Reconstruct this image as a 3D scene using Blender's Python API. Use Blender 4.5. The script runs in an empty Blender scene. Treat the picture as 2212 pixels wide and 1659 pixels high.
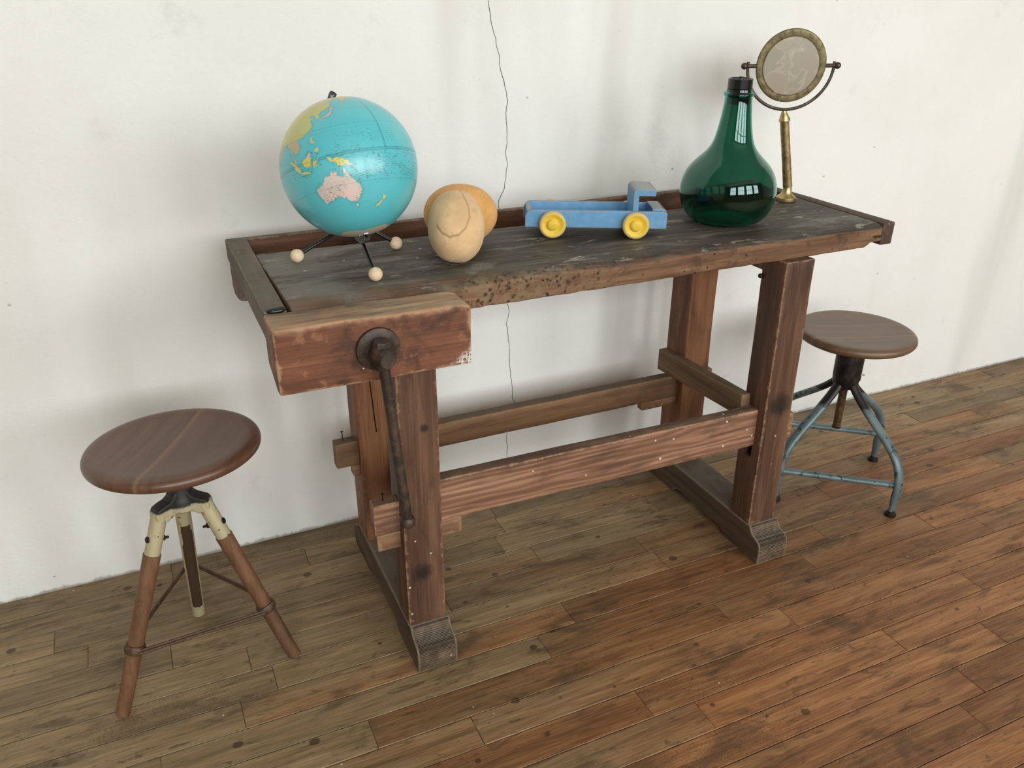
import bpy, bmesh, math, random
import numpy as np
from mathutils import Vector, Matrix, noise

random.seed(7)
scene = bpy.context.scene
COL = scene.collection
PI = math.pi

# ------------------------------------------------------------------ camera
FPX = 1793.84
cam_d = bpy.data.cameras.new('camera')
cam = bpy.data.objects.new('camera', cam_d)
COL.objects.link(cam)
cam_d.sensor_fit = 'HORIZONTAL'
cam_d.sensor_width = 36.0
cam_d.lens = FPX / 2212.0 * 36.0
cam_d.clip_start = 0.02
_y, _p, _r = map(math.radians, (-24.8302, -25.6578, 0.453))
fwd = Vector((-math.sin(_y) * math.cos(_p), math.cos(_y) * math.cos(_p), math.sin(_p)))
right0 = Vector((math.cos(_y), math.sin(_y), 0))
up0 = right0.cross(fwd)
right = right0 * math.cos(_r) + up0 * math.sin(_r)
up = up0 * math.cos(_r) - right0 * math.sin(_r)
m = Matrix((right, up, -fwd)).transposed().to_4x4()
m.translation = Vector((-0.1664, -1.2644, 1.2552))
cam.matrix_world = m
scene.camera = cam

# ------------------------------------------------------------------ view, world, daylight
vs = scene.view_settings
vs.view_transform = 'Standard'
vs.look = 'None'
vs.gamma = 1.0
vs.use_curve_mapping = False
vs.exposure = 0.0

world = bpy.data.worlds.new('overcast_sky')
scene.world = world
world.use_nodes = True
world.node_tree.nodes['Background'].inputs[0].default_value = (0.80, 0.88, 1.0, 1)
world.node_tree.nodes['Background'].inputs[1].default_value = 0.6

WIN_Y = -4.6                      # the wall with the windows, behind the camera
WINDOWS = [(-1.35, 1.4), (0.45, 1.4), (2.25, 1.4), (4.05, 1.4)]      # centre x, width
WIN_Z0, WIN_Z1 = 1.2, 3.2
for wx, ww in WINDOWS:
    ld = bpy.data.lights.new('window_daylight', 'AREA')
    ld.shape = 'RECTANGLE'
    ld.size = ww
    ld.size_y = WIN_Z1 - WIN_Z0
    ld.energy = 99
    ld.color = (0.94, 0.985, 0.985)
    lo = bpy.data.objects.new('window_daylight', ld)
    COL.objects.link(lo)
    lo.location = (wx, WIN_Y - 0.10, (WIN_Z0 + WIN_Z1) / 2)
    lo.rotation_euler = (math.radians(90), 0, 0)

# ------------------------------------------------------------------ material helpers
def lin(c):
    def f(v):
        v = v / 255.0
        return v / 12.92 if v <= 0.04045 else ((v + 0.055) / 1.055) ** 2.4
    return (f(c[0]), f(c[1]), f(c[2]), 1.0)

class Mat:
    def __init__(s, name):
        s.m = bpy.data.materials.new(name)
        s.m.use_nodes = True
        s.t = s.m.node_tree
        s.b = s.t.nodes['Principled BSDF']
        s._tc = None
    def n(s, kind): return s.t.nodes.new(kind)
    def put(s, sock, v):
        if hasattr(v, 'is_output') or isinstance(v, bpy.types.NodeSocket):
            s.t.links.new(v, sock)
        elif isinstance(v, tuple) and len(v) == 3 and sock.type == 'RGBA':
            sock.default_value = lin(v)
        else:
            sock.default_value = v
    def coord(s, which='Object'):
        if s._tc is None: s._tc = s.n('ShaderNodeTexCoord')
        return s._tc.outputs[which]
    def pos(s): return s.n('ShaderNodeNewGeometry').outputs['Position']
    def rnd(s): return s.n('ShaderNodeObjectInfo').outputs['Random']
    def attr(s, name, out='Fac'):
        a = s.n('ShaderNodeAttribute'); a.attribute_name = name
        return a.outputs[out]
    def map(s, vec, scale=(1, 1, 1), loc=(0, 0, 0), rot=(0, 0, 0)):
        k = s.n('ShaderNodeMapping')
        s.put(k.inputs['Vector'], vec)
        k.inputs['Scale'].default_value = scale
        s.put(k.inputs['Location'], loc)
        k.inputs['Rotation'].default_value = rot
        return k.outputs[0]
    def shift(s, vec, amount):
        k = s.n('ShaderNodeVectorMath'); k.operation = 'ADD'
        c = s.n('ShaderNodeCombineXYZ')
        for i in range(3): s.put(c.inputs[i], amount)
        s.put(k.inputs[0], vec); s.put(k.inputs[1], c.outputs[0])
        return k.outputs[0]
    def noise(s, vec, scale=5, detail=4, rough=0.55, dist=0.0):
        k = s.n('ShaderNodeTexNoise')
        s.put(k.inputs['Vector'], vec)
        k.inputs['Scale'].default_value = scale
        k.inputs['Detail'].default_value = detail
        k.inputs['Roughness'].default_value = rough
        k.inputs['Distortion'].default_value = dist
        return k.outputs['Fac']
    def vor(s, vec, scale=5, rand=1.0, feature='F1', out='Distance'):
        k = s.n('ShaderNodeTexVoronoi')
        s.put(k.inputs['Vector'], vec)
        k.feature = feature
        k.inputs['Scale'].default_value = scale
        k.inputs['Randomness'].default_value = rand
        return k.outputs[out]
    def step(s, v, a, b, lo=0.0, hi=1.0):
        k = s.n('ShaderNodeMapRange')
        k.interpolation_type = 'SMOOTHSTEP' if a < b else 'LINEAR'
        s.put(k.inputs['Value'], v)
        k.inputs['From Min'].default_value = a
        k.inputs['From Max'].default_value = b
        k.inputs['To Min'].default_value = lo
        k.inputs['To Max'].default_value = hi
        return k.outputs[0]
    def math(s, op, a, b=0.0, clamp=False):
        k = s.n('ShaderNodeMath'); k.operation = op; k.use_clamp = clamp
        s.put(k.inputs[0], a); s.put(k.inputs[1], b)
        return k.outputs[0]
    def mul(s, a, b): return s.math('MULTIPLY', a, b)
    def add(s, a, b): return s.math('ADD', a, b)
    def sep(s, v):
        k = s.n('ShaderNodeSeparateXYZ'); s.put(k.inputs[0], v); return k.outputs
    def mix(s, f, a, b, mode='MIX'):
        k = s.n('ShaderNodeMix'); k.data_type = 'RGBA'; k.blend_type = mode
        s.put(k.inputs[0], f); s.put(k.inputs[6], a); s.put(k.inputs[7], b)
        return k.outputs[2]
    def ramp(s, f, stops):
        k = s.n('ShaderNodeValToRGB')
        s.put(k.inputs[0], f)
        e = k.color_ramp.elements
        while len(e) < len(stops): e.new(0.5)
        for el, (pp, c) in zip(e, stops):
            el.position = pp; el.color = lin(c)
        return k.outputs[0]
    def bump(s, h, strength=0.3, dist=0.002, normal=None):
        k = s.n('ShaderNodeBump')
        s.put(k.inputs['Height'], h)
        k.inputs['Strength'].default_value = strength
        k.inputs['Distance'].default_value = dist
        if normal is not None: s.put(k.inputs['Normal'], normal)
        return k.outputs[0]
    def done(s, color, rough=0.6, metal=0.0, normal=None, **kw):
        s.put(s.b.inputs['Base Color'], color)
        s.put(s.b.inputs['Roughness'], rough)
        s.put(s.b.inputs['Metallic'], metal)
        if normal is not None: s.put(s.b.inputs['Normal'], normal)
        for k, v in kw.items(): s.put(s.b.inputs[k.replace('_', ' ')], v)
        return s.m

AX = {'x': (1, 0, 0), 'y': (0, 1, 0), 'z': (0, 0, 1)}
def gscale(axis, along, across):
    return tuple(along if k else across for k in AX[axis])

def wood(name, dark, mid, light, axis='x', rough=0.62, blotch=(40, 26, 18), blotch_amt=0.5,
         wear=None, wear_amt=0.6, top=None, top_amt=0.8, speck=0.0, freq=1.0, ring=0.0, spec=0.35, bumpk=0.35, knots=()):
    M = Mat(name)
    r = M.mul(M.rnd(), 7.0)
    P = M.shift(M.coord('Object'), r)
    g1 = M.noise(M.map(P, gscale(axis, 2.2 * freq, 34 * freq)), 1.0, 7, 0.62, 0.35)
    g2 = M.noise(M.map(P, gscale(axis, 9 * freq, 260 * freq)), 1.0, 4, 0.6)
    f = M.add(M.mul(g1, 0.72), M.mul(g2, 0.28))
    if ring:
        w = M.n('ShaderNodeTexWave'); w.wave_type = 'BANDS'; w.bands_direction = 'Z' if axis != 'z' else 'X'
        M.put(w.inputs['Vector'], M.map(P, gscale(axis, 2.0, 17)))
        w.inputs['Scale'].default_value = 1.3
        w.inputs['Distortion'].default_value = 12.0
        w.inputs['Detail'].default_value = 2.0
        w.inputs['Detail Scale'].default_value = 1.1
        f = M.add(M.mul(f, 1 - ring), M.mul(w.outputs['Fac'], ring))
    c = M.ramp(f, [(0.30, dark), (0.48, mid), (0.66, light)])
    b = M.noise(M.map(P, gscale(axis, 5, 11)), 1.0, 5, 0.6, 0.4)
    c = M.mix(M.mul(M.step(b, 0.50, 0.68), blotch_amt), c, blotch)
    if knots:
        O = M.coord('Object'); ox, oy, oz = M.sep(O)
        kn = M.mul(M.math('SUBTRACT', M.noise(O, 70, 5, 0.65), 0.5), 0.9)
        for (kx, kz, kr) in knots:
            dx = M.math('SUBTRACT', ox, kx); dz = M.math('SUBTRACT', oz, kz)
            q = M.math('SQRT', M.add(M.mul(dx, dx), M.mul(dz, dz)))
            q = M.add(M.mul(q, 1.0 / kr), kn)
            c = M.mix(M.mul(M.step(q, 1.25, 0.55), 0.85), c, (30, 23, 20))
    nz = M.sep(M.n('ShaderNodeNewGeometry').outputs['Normal'])[2]
    if top:
        tn = M.noise(P, 26, 5, 0.6)
        c = M.mix(M.mul(M.mul(M.step(nz, 0.55, 0.9), M.step(tn, 0.30, 0.62, 0.35, 1.0)), top_amt), c, top)
    if wear:
        en = M.noise(P, 60, 5, 0.65)
        e = M.math('ADD', M.attr('edge'), M.mul(M.math('SUBTRACT', en, 0.5), 1.6))
        c = M.mix(M.mul(M.step(e, 0.62, 0.98), wear_amt), c, wear)
    h = f
    if speck:
        v = M.vor(P, 64)
        gate = M.step(M.noise(P, 9, 2), 0.48, 0.58)
        v2 = M.vor(P, 64, out='Color')
        keep = M.step(M.sep(v2)[0], 0.80, 0.82)
        c = M.mix(M.mul(M.mul(M.step(M.add(v, M.mul(M.sep(v2)[1], 0.10)), 0.20, 0.13), M.mul(keep, gate)), speck), c, (232, 224, 210))
    rr = M.add(M.mul(M.math('SUBTRACT', f, 0.5), 0.25), rough)
    n = M.bump(h, bumpk, 0.0025)
    return M.done(c, rr, 0.0, n, Specular_IOR_Level=spec)

# ------------------------------------------------------------------ mesh helpers
def link(name, me, mat=None, parent=None):
    o = bpy.data.objects.new(name, me)
    COL.objects.link(o)
    if mat is not None: me.materials.append(mat)
    if parent is not None:
        o.parent = parent
    return o

def base_of(parent):
    b = Vector((0, 0, 0))
    while parent is not None:
        b += Vector(parent.location); parent = parent.parent
    return b

def mesh(name, verts, faces, mat, parent=None, smooth=True, edge=None, loc=None):
    """verts are world coordinates; stored relative to the thing's base."""
    b = base_of(parent)
    if loc is not None: b = b + Vector(loc)
    me = bpy.data.meshes.new(name)
    me.from_pydata([tuple(Vector(v) - b) for v in verts], [], faces)
    if smooth: me.polygons.foreach_set('use_smooth', [True] * len(me.polygons))
    if edge is not None:
        a = me.attributes.new('edge', 'FLOAT', 'POINT')
        a.data.foreach_set('value', edge)
    me.update()
    o = link(name, me, mat, parent)
    if loc is not None: o.location = loc
    return o

def thing(name, label, cat, loc, group=None):
    o = bpy.data.objects.new(name, None)
    COL.objects.link(o)
    o.empty_display_size = 0.05
    o.location = loc
    o['label'] = label; o['category'] = cat
    if group: o['group'] = group
    return o

def structure(o):
    o['kind'] = 'structure'; return o

def rbox_data(size, fn, r=0.003, step=0.02, amp=0.0, nf=12.0, seed=0.0, ew=0.010):
    """rounded box of given size, local coordinates centred; fn maps normalised (0..1)^3 -> world."""
    L = [max(1e-4, s) for s in size]
    ts = []
    for s in L:
        rr = min(r, s * 0.45)
        k = max(1, int(round((s - 2 * rr) / step)))
        k = min(k, 140)
        inner = [rr + (s - 2 * rr) * i / k for i in range(k + 1)]
        ts.append([0.0, rr * 0.35] + inner + [s - rr * 0.35, s])
    idx = {}; V = []; F = []; E = []
    n = [len(t) for t in ts]
    def vid(i, j, k):
        key = (i, j, k)
        if key in idx: return idx[key]
        p = [ts[0][i], ts[1][j], ts[2][k]]
        rr = min(r, min(L) * 0.45)
        q = [min(max(p[a], rr), L[a] - rr) for a in range(3)]
        d = Vector([p[a] - q[a] for a in range(3)])
        # push the cube surface onto the rounded one
        mx = max(abs(d.x), abs(d.y), abs(d.z))
        if d.length > 1e-9: d = d.normalized() * rr if mx >= rr * 0.999 else d
        w = Vector(q) + d
        ds = sorted(min(p[a], L[a] - p[a]) for a in range(3))
        E.append(max(0.0, 1.0 - ds[1] / ew))
        P = Vector(fn(w.x / L[0], w.y / L[1], w.z / L[2]))
        if amp:
            s3 = Vector((seed, seed * 1.7, -seed))
            off = Vector((noise.noise(P * nf + s3), noise.noise(P * nf + s3 + Vector((31, 7, 3))), noise.noise(P * nf + s3 + Vector((5, 53, 17)))))
            P = P + off * amp
        idx[key] = len(V); V.append(P)
        return idx[key]
    for a in range(3):
        b, c = (a + 1) % 3, (a + 2) % 3
        for side in (0, n[a] - 1):
            for i in range(n[b] - 1):
                for j in range(n[c] - 1):
                    quad = []
                    for (ii, jj) in ((i, j), (i + 1, j), (i + 1, j + 1), (i, j + 1)):
                        t = [0, 0, 0]; t[a] = side; t[b] = ii; t[c] = jj
                        quad.append(vid(*t))
                    F.append(quad if side else quad[::-1])
    return V, F, E

def rbox(name, u0, u1, v0, v1, z0, z1, mat, parent, r=0.003, step=0.02, amp=0.0008, nf=9.0, warp=None, seed=None, ew=0.010):
    """box in world coordinates; warp(u,v,z,(a,b,c)) may bend it."""
    if seed is None: seed = random.random() * 50
    def fn(a, b, c):
        u, v, z = u0 + (u1 - u0) * a, v0 + (v1 - v0) * b, z0 + (z1 - z0) * c
        return warp(u, v, z, (a, b, c)) if warp else (u, v, z)
    V, F, E = rbox_data((u1 - u0, v1 - v0, z1 - z0), fn, r, step, amp, nf, seed, ew)
    return mesh(name, V, F, mat, parent, True, E)

def frames(pts):
    pts = [Vector(p) for p in pts]
    T = []
    for i in range(len(pts)):
        a = pts[max(0, i - 1)]; b = pts[min(len(pts) - 1, i + 1)]
        T.append((b - a).normalized())
    n = T[0].orthogonal().normalized()
    out = []
    for t in T:
        n = (n - t * n.dot(t)).normalized()
        out.append((n.copy(), t.cross(n).normalized()))
    return pts, out

def tube_data(pts, rad, n=12, flat=1.0, nrm=None):
    pts, fr = frames(pts)
    if not isinstance(rad, (list, tuple)): rad = [rad] * len(pts)
    V = []; F = []
    for i, (p, (a, b)) in enumerate(zip(pts, fr)):
        if nrm is not None:
            t = a.cross(b); b2 = Vector(nrm); b2 = (b2 - t * b2.dot(t)).normalized(); a2 = b2.cross(t).normalized(); a, b = a2, b2
        for k in range(n):
            th = 2 * PI * k / n
            V.append(p + (a * math.cos(th) + b * math.sin(th) * flat) * rad[i])
    for i in range(len(pts) - 1):
        for k in range(n):
            F.append([i * n + k, i * n + (k + 1) % n, (i + 1) * n + (k + 1) % n, (i + 1) * n + k])
    F.append([k for k in range(n)][::-1])
    F.append([(len(pts) - 1) * n + k for k in range(n)])
    return V, F

def tube(name, pts, rad, mat, parent, n=12, flat=1.0, nrm=None, smooth=True):
    V, F = tube_data(pts, rad, n, flat, nrm)
    o = mesh(name, V, F, mat, parent, smooth)
    if smooth: sharp_caps(o)
    return o

def sharp_caps(o, ang=50):
    bm = bmesh.new(); bm.from_mesh(o.data)
    bm.normal_update()
    for e in bm.edges:
        if len(e.link_faces) == 2 and e.calc_face_angle(0) > math.radians(ang): e.smooth = False
    bm.to_mesh(o.data); bm.free()

def lathe_data(prof, n=48, org=(0, 0, 0), axis=None):
    """prof: (r, h) list; axis: optional 3x3 matrix whose z column is the turning axis."""
    org = Vector(org)
    R = axis if axis is not None else Matrix.Identity(3)
    V = []; F = []; rows = []
    for (r, h) in prof:
        if r < 1e-6:
            rows.append([len(V)]); V.append(org + R @ Vector((0, 0, h)))
        else:
            row = []
            for k in range(n):
                t = 2 * PI * k / n
                row.append(len(V)); V.append(org + R @ Vector((r * math.cos(t), r * math.sin(t), h)))
            rows.append(row)
    for a, b in zip(rows[:-1], rows[1:]):
        for k in range(n):
            k2 = (k + 1) % n
            if len(a) == 1 and len(b) == 1: break
            if len(a) == 1: F.append([a[0], b[k2], b[k]][::-1])
            elif len(b) == 1: F.append([a[k], a[k2], b[0]])
            else: F.append([a[k], a[k2], b[k2], b[k]])
    return V, F

def lathe(name, prof, mat, parent, n=48, org=(0, 0, 0), axis=None, sharp=40):
    V, F = lathe_data(prof, n, org, axis)
    o = mesh(name, V, F, mat, parent, True)
    sharp_caps(o, sharp)
    return o

def axis_to(d):
    """3x3 whose z column is d"""
    z = Vector(d).normalized(); x = z.orthogonal().normalized(); y = z.cross(x)
    return Matrix((x, y, z)).transposed()

def prism(name, prof, u0, u1, mat, parent, place=None, bevel=0.003, smooth=True, inset=0.0025, minang=25):
    """closed 2-D profile (a, b) swept along u; place(u, a, b) -> world."""
    n = len(prof)
    if place is None: place = lambda u, a, b: (u, a, b)
    base = base_of(parent)
    bm = bmesh.new()
    rows = []
    for u in (u0, u1):
        rows.append([bm.verts.new(Vector(place(u, a, b)) - base) for a, b in prof])
    bm.faces.new(rows[0][::-1]); bm.faces.new(rows[1])
    for k in range(n):
        bm.faces.new([rows[0][k], rows[0][(k + 1) % n], rows[1][(k + 1) % n], rows[1][k]])
    bmesh.ops.recalc_face_normals(bm, faces=bm.faces)
    lay = bm.verts.layers.float.new('edge')
    if bevel:
        ed = [e for e in bm.edges if e.calc_face_angle(0) > math.radians(minang)]
        res = bmesh.ops.bevel(bm, geom=ed, offset=bevel, segments=2, affect='EDGES', profile=0.5)
        for f in res['faces']:
            for v in f.verts: v[lay] = 1.0
        bset = set(res['faces'])
        big = [f for f in bm.faces if f not in bset]
        keep = set(v for v in bm.verts)
        try:
            bmesh.ops.inset_individual(bm, faces=big, thickness=inset, depth=0.0, use_even_offset=True)
            for v in bm.verts:
                if v not in keep: v[lay] = 0.0
        except Exception: pass
    me = bpy.data.meshes.new(name)
    bm.to_mesh(me); bm.free()
    if smooth:
        me.polygons.foreach_set('use_smooth', [True] * len(me.polygons))
    o = link(name, me, mat, parent)
    if smooth: sharp_caps(o, 32)
    return o

def arc(cx, cy, r, a0, a1, n=6):
    return [(cx + r * math.cos(math.radians(a0 + (a1 - a0) * i / n)), cy + r * math.sin(math.radians(a0 + (a1 - a0) * i / n))) for i in range(n + 1)]

def ico(name, c, r, mat, parent, scale=(1, 1, 1), sub=3):
    bm = bmesh.new()
    bmesh.ops.create_icosphere(bm, subdivisions=sub, radius=r)
    V = [Vector((v.co.x * scale[0], v.co.y * scale[1], v.co.z * scale[2])) + Vector(c) for v in bm.verts]
    F = [[v.index for v in f.verts] for f in bm.faces]
    bm.free()
    return mesh(name, V, F, mat, parent)

# ================================================================== THE ROOM
WALL = 0.537
def plaster():
    M = Mat('old_white_plaster')
    P = M.coord('Object')
    big = M.noise(P, 1.3, 4, 0.55)
    c = M.ramp(big, [(0.30, (228, 226, 220)), (0.55, (238, 237, 232)), (0.75, (240, 238, 230))])
    # long soft vertical smears, greyer than the plaster
    sm = M.noise(M.map(P, (3.4, 1, 0.45)), 1.0, 3, 0.5, 0.3)
    c = M.mix(M.mul(M.step(sm, 0.50, 0.74), 0.42), c, (196, 190, 180))
    st = M.noise(P, 7.0, 6, 0.65)
    c = M.mix(M.mul(M.step(st, 0.60, 0.76), 0.22), c, (186, 182, 174))
    x, y, z = M.sep(P)
    # small pits and scuffs
    v = M.vor(M.map(P, (1, 1, 1.4)), 17)
    keep = M.step(M.sep(M.vor(M.map(P, (1, 1, 1.4)), 17, out='Color'))[0], 0.86, 0.9)
    v = M.add(v, M.mul(M.math('SUBTRACT', M.noise(P, 150, 3), 0.5), 0.13))
    pit = M.mul(M.step(v, 0.075, 0.03), keep)
    c = M.mix(M.mul(pit, 0.6), c, (128, 122, 112))
    # dirt where the wall meets the boards
    dn = M.noise(M.map(P, (1, 1, 0.4)), 42, 5, 0.7)
    dz = M.add(z, M.mul(M.math('SUBTRACT', dn, 0.5), -0.024))
    c = M.mix(M.mul(M.step(dz, 0.008, 0.001), 0.65), c, (118, 102, 82))
    fine = M.noise(M.map(P, (1, 1, 1.5)), 120, 4, 0.6)
    mid = M.noise(M.map(P, (1, 1, 1.6)), 26, 5, 0.6)
    h = M.add(M.mul(fine, 0.35), M.add(M.mul(mid, 1.0), M.mul(pit, -0.8)))
    return M.done(c, 0.88, 0.0, M.bump(h, 0.36, 0.004), Specular_IOR_Level=0.2)
PLASTER = plaster()
def plain(name, col, rough=0.8, spec=0.3, metal=0.0):
    M = Mat(name); return M.done(col, rough, metal, None, Specular_IOR_Level=spec)
ROOMWHITE = plain('painted_room_grey', (172, 169, 161), 0.9, 0.2)

def wall_grid():
    """hand-trowelled wall: a slab whose front swells a few millimetres"""
    x0, x1, z0, z1 = -3.6, 6.6, -0.03, 3.5
    nx, nz = 260, 90
    V = []; F = []
    for j in range(nz + 1):
        for i in range(nx + 1):
            x = x0 + (x1 - x0) * i / nx; z = z0 + (z1 - z0) * j / nz
            d = 0.0035 * noise.noise(Vector((x * 1.7, 3.1, z * 1.3))) + 0.0015 * noise.noise(Vector((x * 7.3, 9.1, z * 5.1)))
            V.append((x, WALL + d, z))
    for j in range(nz):
        for i in range(nx):
            a = j * (nx + 1) + i
            F.append([a, a + 1, a + nx + 2, a + nx + 1])
    n0 = len(V)
    V += [(x0, WALL + .2, z0), (x1, WALL + .2, z0), (x1, WALL + .2, z1), (x0, WALL + .2, z1)]
    F.append([n0 + 1, n0, n0 + 3, n0 + 2])
    return V, F
wb = structure(mesh('wall_back', *wall_grid(), PLASTER, None))
wb['label'] = 'uneven white plaster wall with a long thin crack'

# the crack: a thin ribbon on the plaster, shadow and dirt in its dark colour
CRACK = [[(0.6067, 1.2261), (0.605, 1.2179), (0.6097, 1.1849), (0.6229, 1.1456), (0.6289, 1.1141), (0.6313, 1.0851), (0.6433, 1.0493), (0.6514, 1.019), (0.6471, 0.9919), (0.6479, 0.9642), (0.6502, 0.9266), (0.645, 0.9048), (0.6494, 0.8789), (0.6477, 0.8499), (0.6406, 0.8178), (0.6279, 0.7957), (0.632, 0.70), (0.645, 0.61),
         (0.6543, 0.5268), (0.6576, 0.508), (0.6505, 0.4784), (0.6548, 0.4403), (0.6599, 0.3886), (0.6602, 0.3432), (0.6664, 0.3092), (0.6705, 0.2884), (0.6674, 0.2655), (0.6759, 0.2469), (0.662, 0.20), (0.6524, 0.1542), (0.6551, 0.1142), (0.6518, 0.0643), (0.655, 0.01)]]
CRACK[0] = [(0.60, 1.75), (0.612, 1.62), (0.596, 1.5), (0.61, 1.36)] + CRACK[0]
def wall_front_at(x, z):
    # height of the triangulated grid is close to the analytic swell
    return WALL + 0.0035 * noise.noise(Vector((x * 1.7, 3.1, z * 1.3))) + 0.0015 * noise.noise(Vector((x * 7.3, 9.1, z * 5.1)))
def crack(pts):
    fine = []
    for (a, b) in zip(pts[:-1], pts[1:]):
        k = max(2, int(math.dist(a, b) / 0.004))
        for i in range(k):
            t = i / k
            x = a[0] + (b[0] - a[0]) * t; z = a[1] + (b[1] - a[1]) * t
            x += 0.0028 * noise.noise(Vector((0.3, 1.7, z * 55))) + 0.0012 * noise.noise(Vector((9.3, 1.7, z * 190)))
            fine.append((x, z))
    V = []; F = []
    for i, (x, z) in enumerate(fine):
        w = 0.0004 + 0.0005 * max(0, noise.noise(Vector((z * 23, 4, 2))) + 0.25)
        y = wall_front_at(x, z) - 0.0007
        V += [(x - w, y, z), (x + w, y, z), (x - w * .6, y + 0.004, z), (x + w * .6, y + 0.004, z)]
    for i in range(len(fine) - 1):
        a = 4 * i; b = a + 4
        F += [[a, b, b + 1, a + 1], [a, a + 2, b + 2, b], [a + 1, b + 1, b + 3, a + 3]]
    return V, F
CRACKM = plain('crack_shadow_and_dirt', (62, 58, 52), 0.95, 0.1)
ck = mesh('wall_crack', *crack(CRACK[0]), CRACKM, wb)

# --- the rest of the room, unseen but reflected and bouncing light
def slab(name, x0, x1, y0, y1, z0, z1, mat):
    V = [(x, y, z) for z in (z0, z1) for y in (y0, y1) for x in (x0, x1)]
    F = [[0, 2, 3, 1], [4, 5, 7, 6], [0, 1, 5, 4], [2, 6, 7, 3], [0, 4, 6, 2], [1, 3, 7, 5]]
    return structure(mesh(name, V, F, mat, None, False))
slab('wall_left', -3.6, -3.4, WIN_Y, WALL, 0, 3.5, ROOMWHITE)
slab('wall_right', 6.4, 6.6, WIN_Y, WALL, 0, 3.5, ROOMWHITE)
slab('ceiling', -3.6, 6.6, WIN_Y - 0.2, WALL + 0.2, 3.5, 3.6, ROOMWHITE)
def front_wall():
    xs = [-3.6]
    for wx, ww in WINDOWS: xs += [wx - ww / 2, wx + ww / 2]
    xs.append(6.6)
    V = []; F = []
    def bx(x0, x1, z0, z1):
        b = len(V); y0, y1 = WIN_Y - 0.2, WIN_Y
        V.extend([(x, y, z) for z in (z0, z1) for y in (y0, y1) for x in (x0, x1)])
        F.extend([[b + k for k in f] for f in ([0, 2, 3, 1], [4, 5, 7, 6], [0, 1, 5, 4], [2, 6, 7, 3], [0, 4, 6, 2], [1, 3, 7, 5])])
    bx(-3.6, 6.6, 0, WIN_Z0); bx(-3.6, 6.6, WIN_Z1, 3.5)
    for k in range(0, len(xs), 2): bx(xs[k], xs[k + 1], WIN_Z0, WIN_Z1)
    return V, F
structure(mesh('wall_front', *front_wall(), ROOMWHITE, None, False))
FRAMEM = plain('window_frame_paint', (210, 208, 200), 0.6)
for wi, (wx, ww) in enumerate(WINDOWS):
    V = []; F = []
    def bx(x0, x1, z0, z1, y0=WIN_Y - 0.08, y1=WIN_Y - 0.03):
        b = len(V)
        V.extend([(x, y, z) for z in (z0, z1) for y in (y0, y1) for x in (x0, x1)])
        F.extend([[b + k for k in f] for f in ([0, 2, 3, 1], [4, 5, 7, 6], [0, 1, 5, 4], [2, 6, 7, 3], [0, 4, 6, 2], [1, 3, 7, 5])])
    x0, x1 = wx - ww / 2, wx + ww / 2
    bx(x0, x0 + .05, WIN_Z0, WIN_Z1); bx(x1 - .05, x1, WIN_Z0, WIN_Z1)
    bx(x0, x1, WIN_Z0, WIN_Z0 + .05); bx(x0, x1, WIN_Z1 - .05, WIN_Z1)
    for k in (1, 2): bx(x0 + ww * k / 3 - .02, x0 + ww * k / 3 + .02, WIN_Z0, WIN_Z1)
    zm = WIN_Z0 + (WIN_Z1 - WIN_Z0) * 0.5
    bx(x0, x1, zm - .02, zm + .02)
    structure(mesh('window_%d' % (wi + 1), V, F, FRAMEM, None, False))

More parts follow.
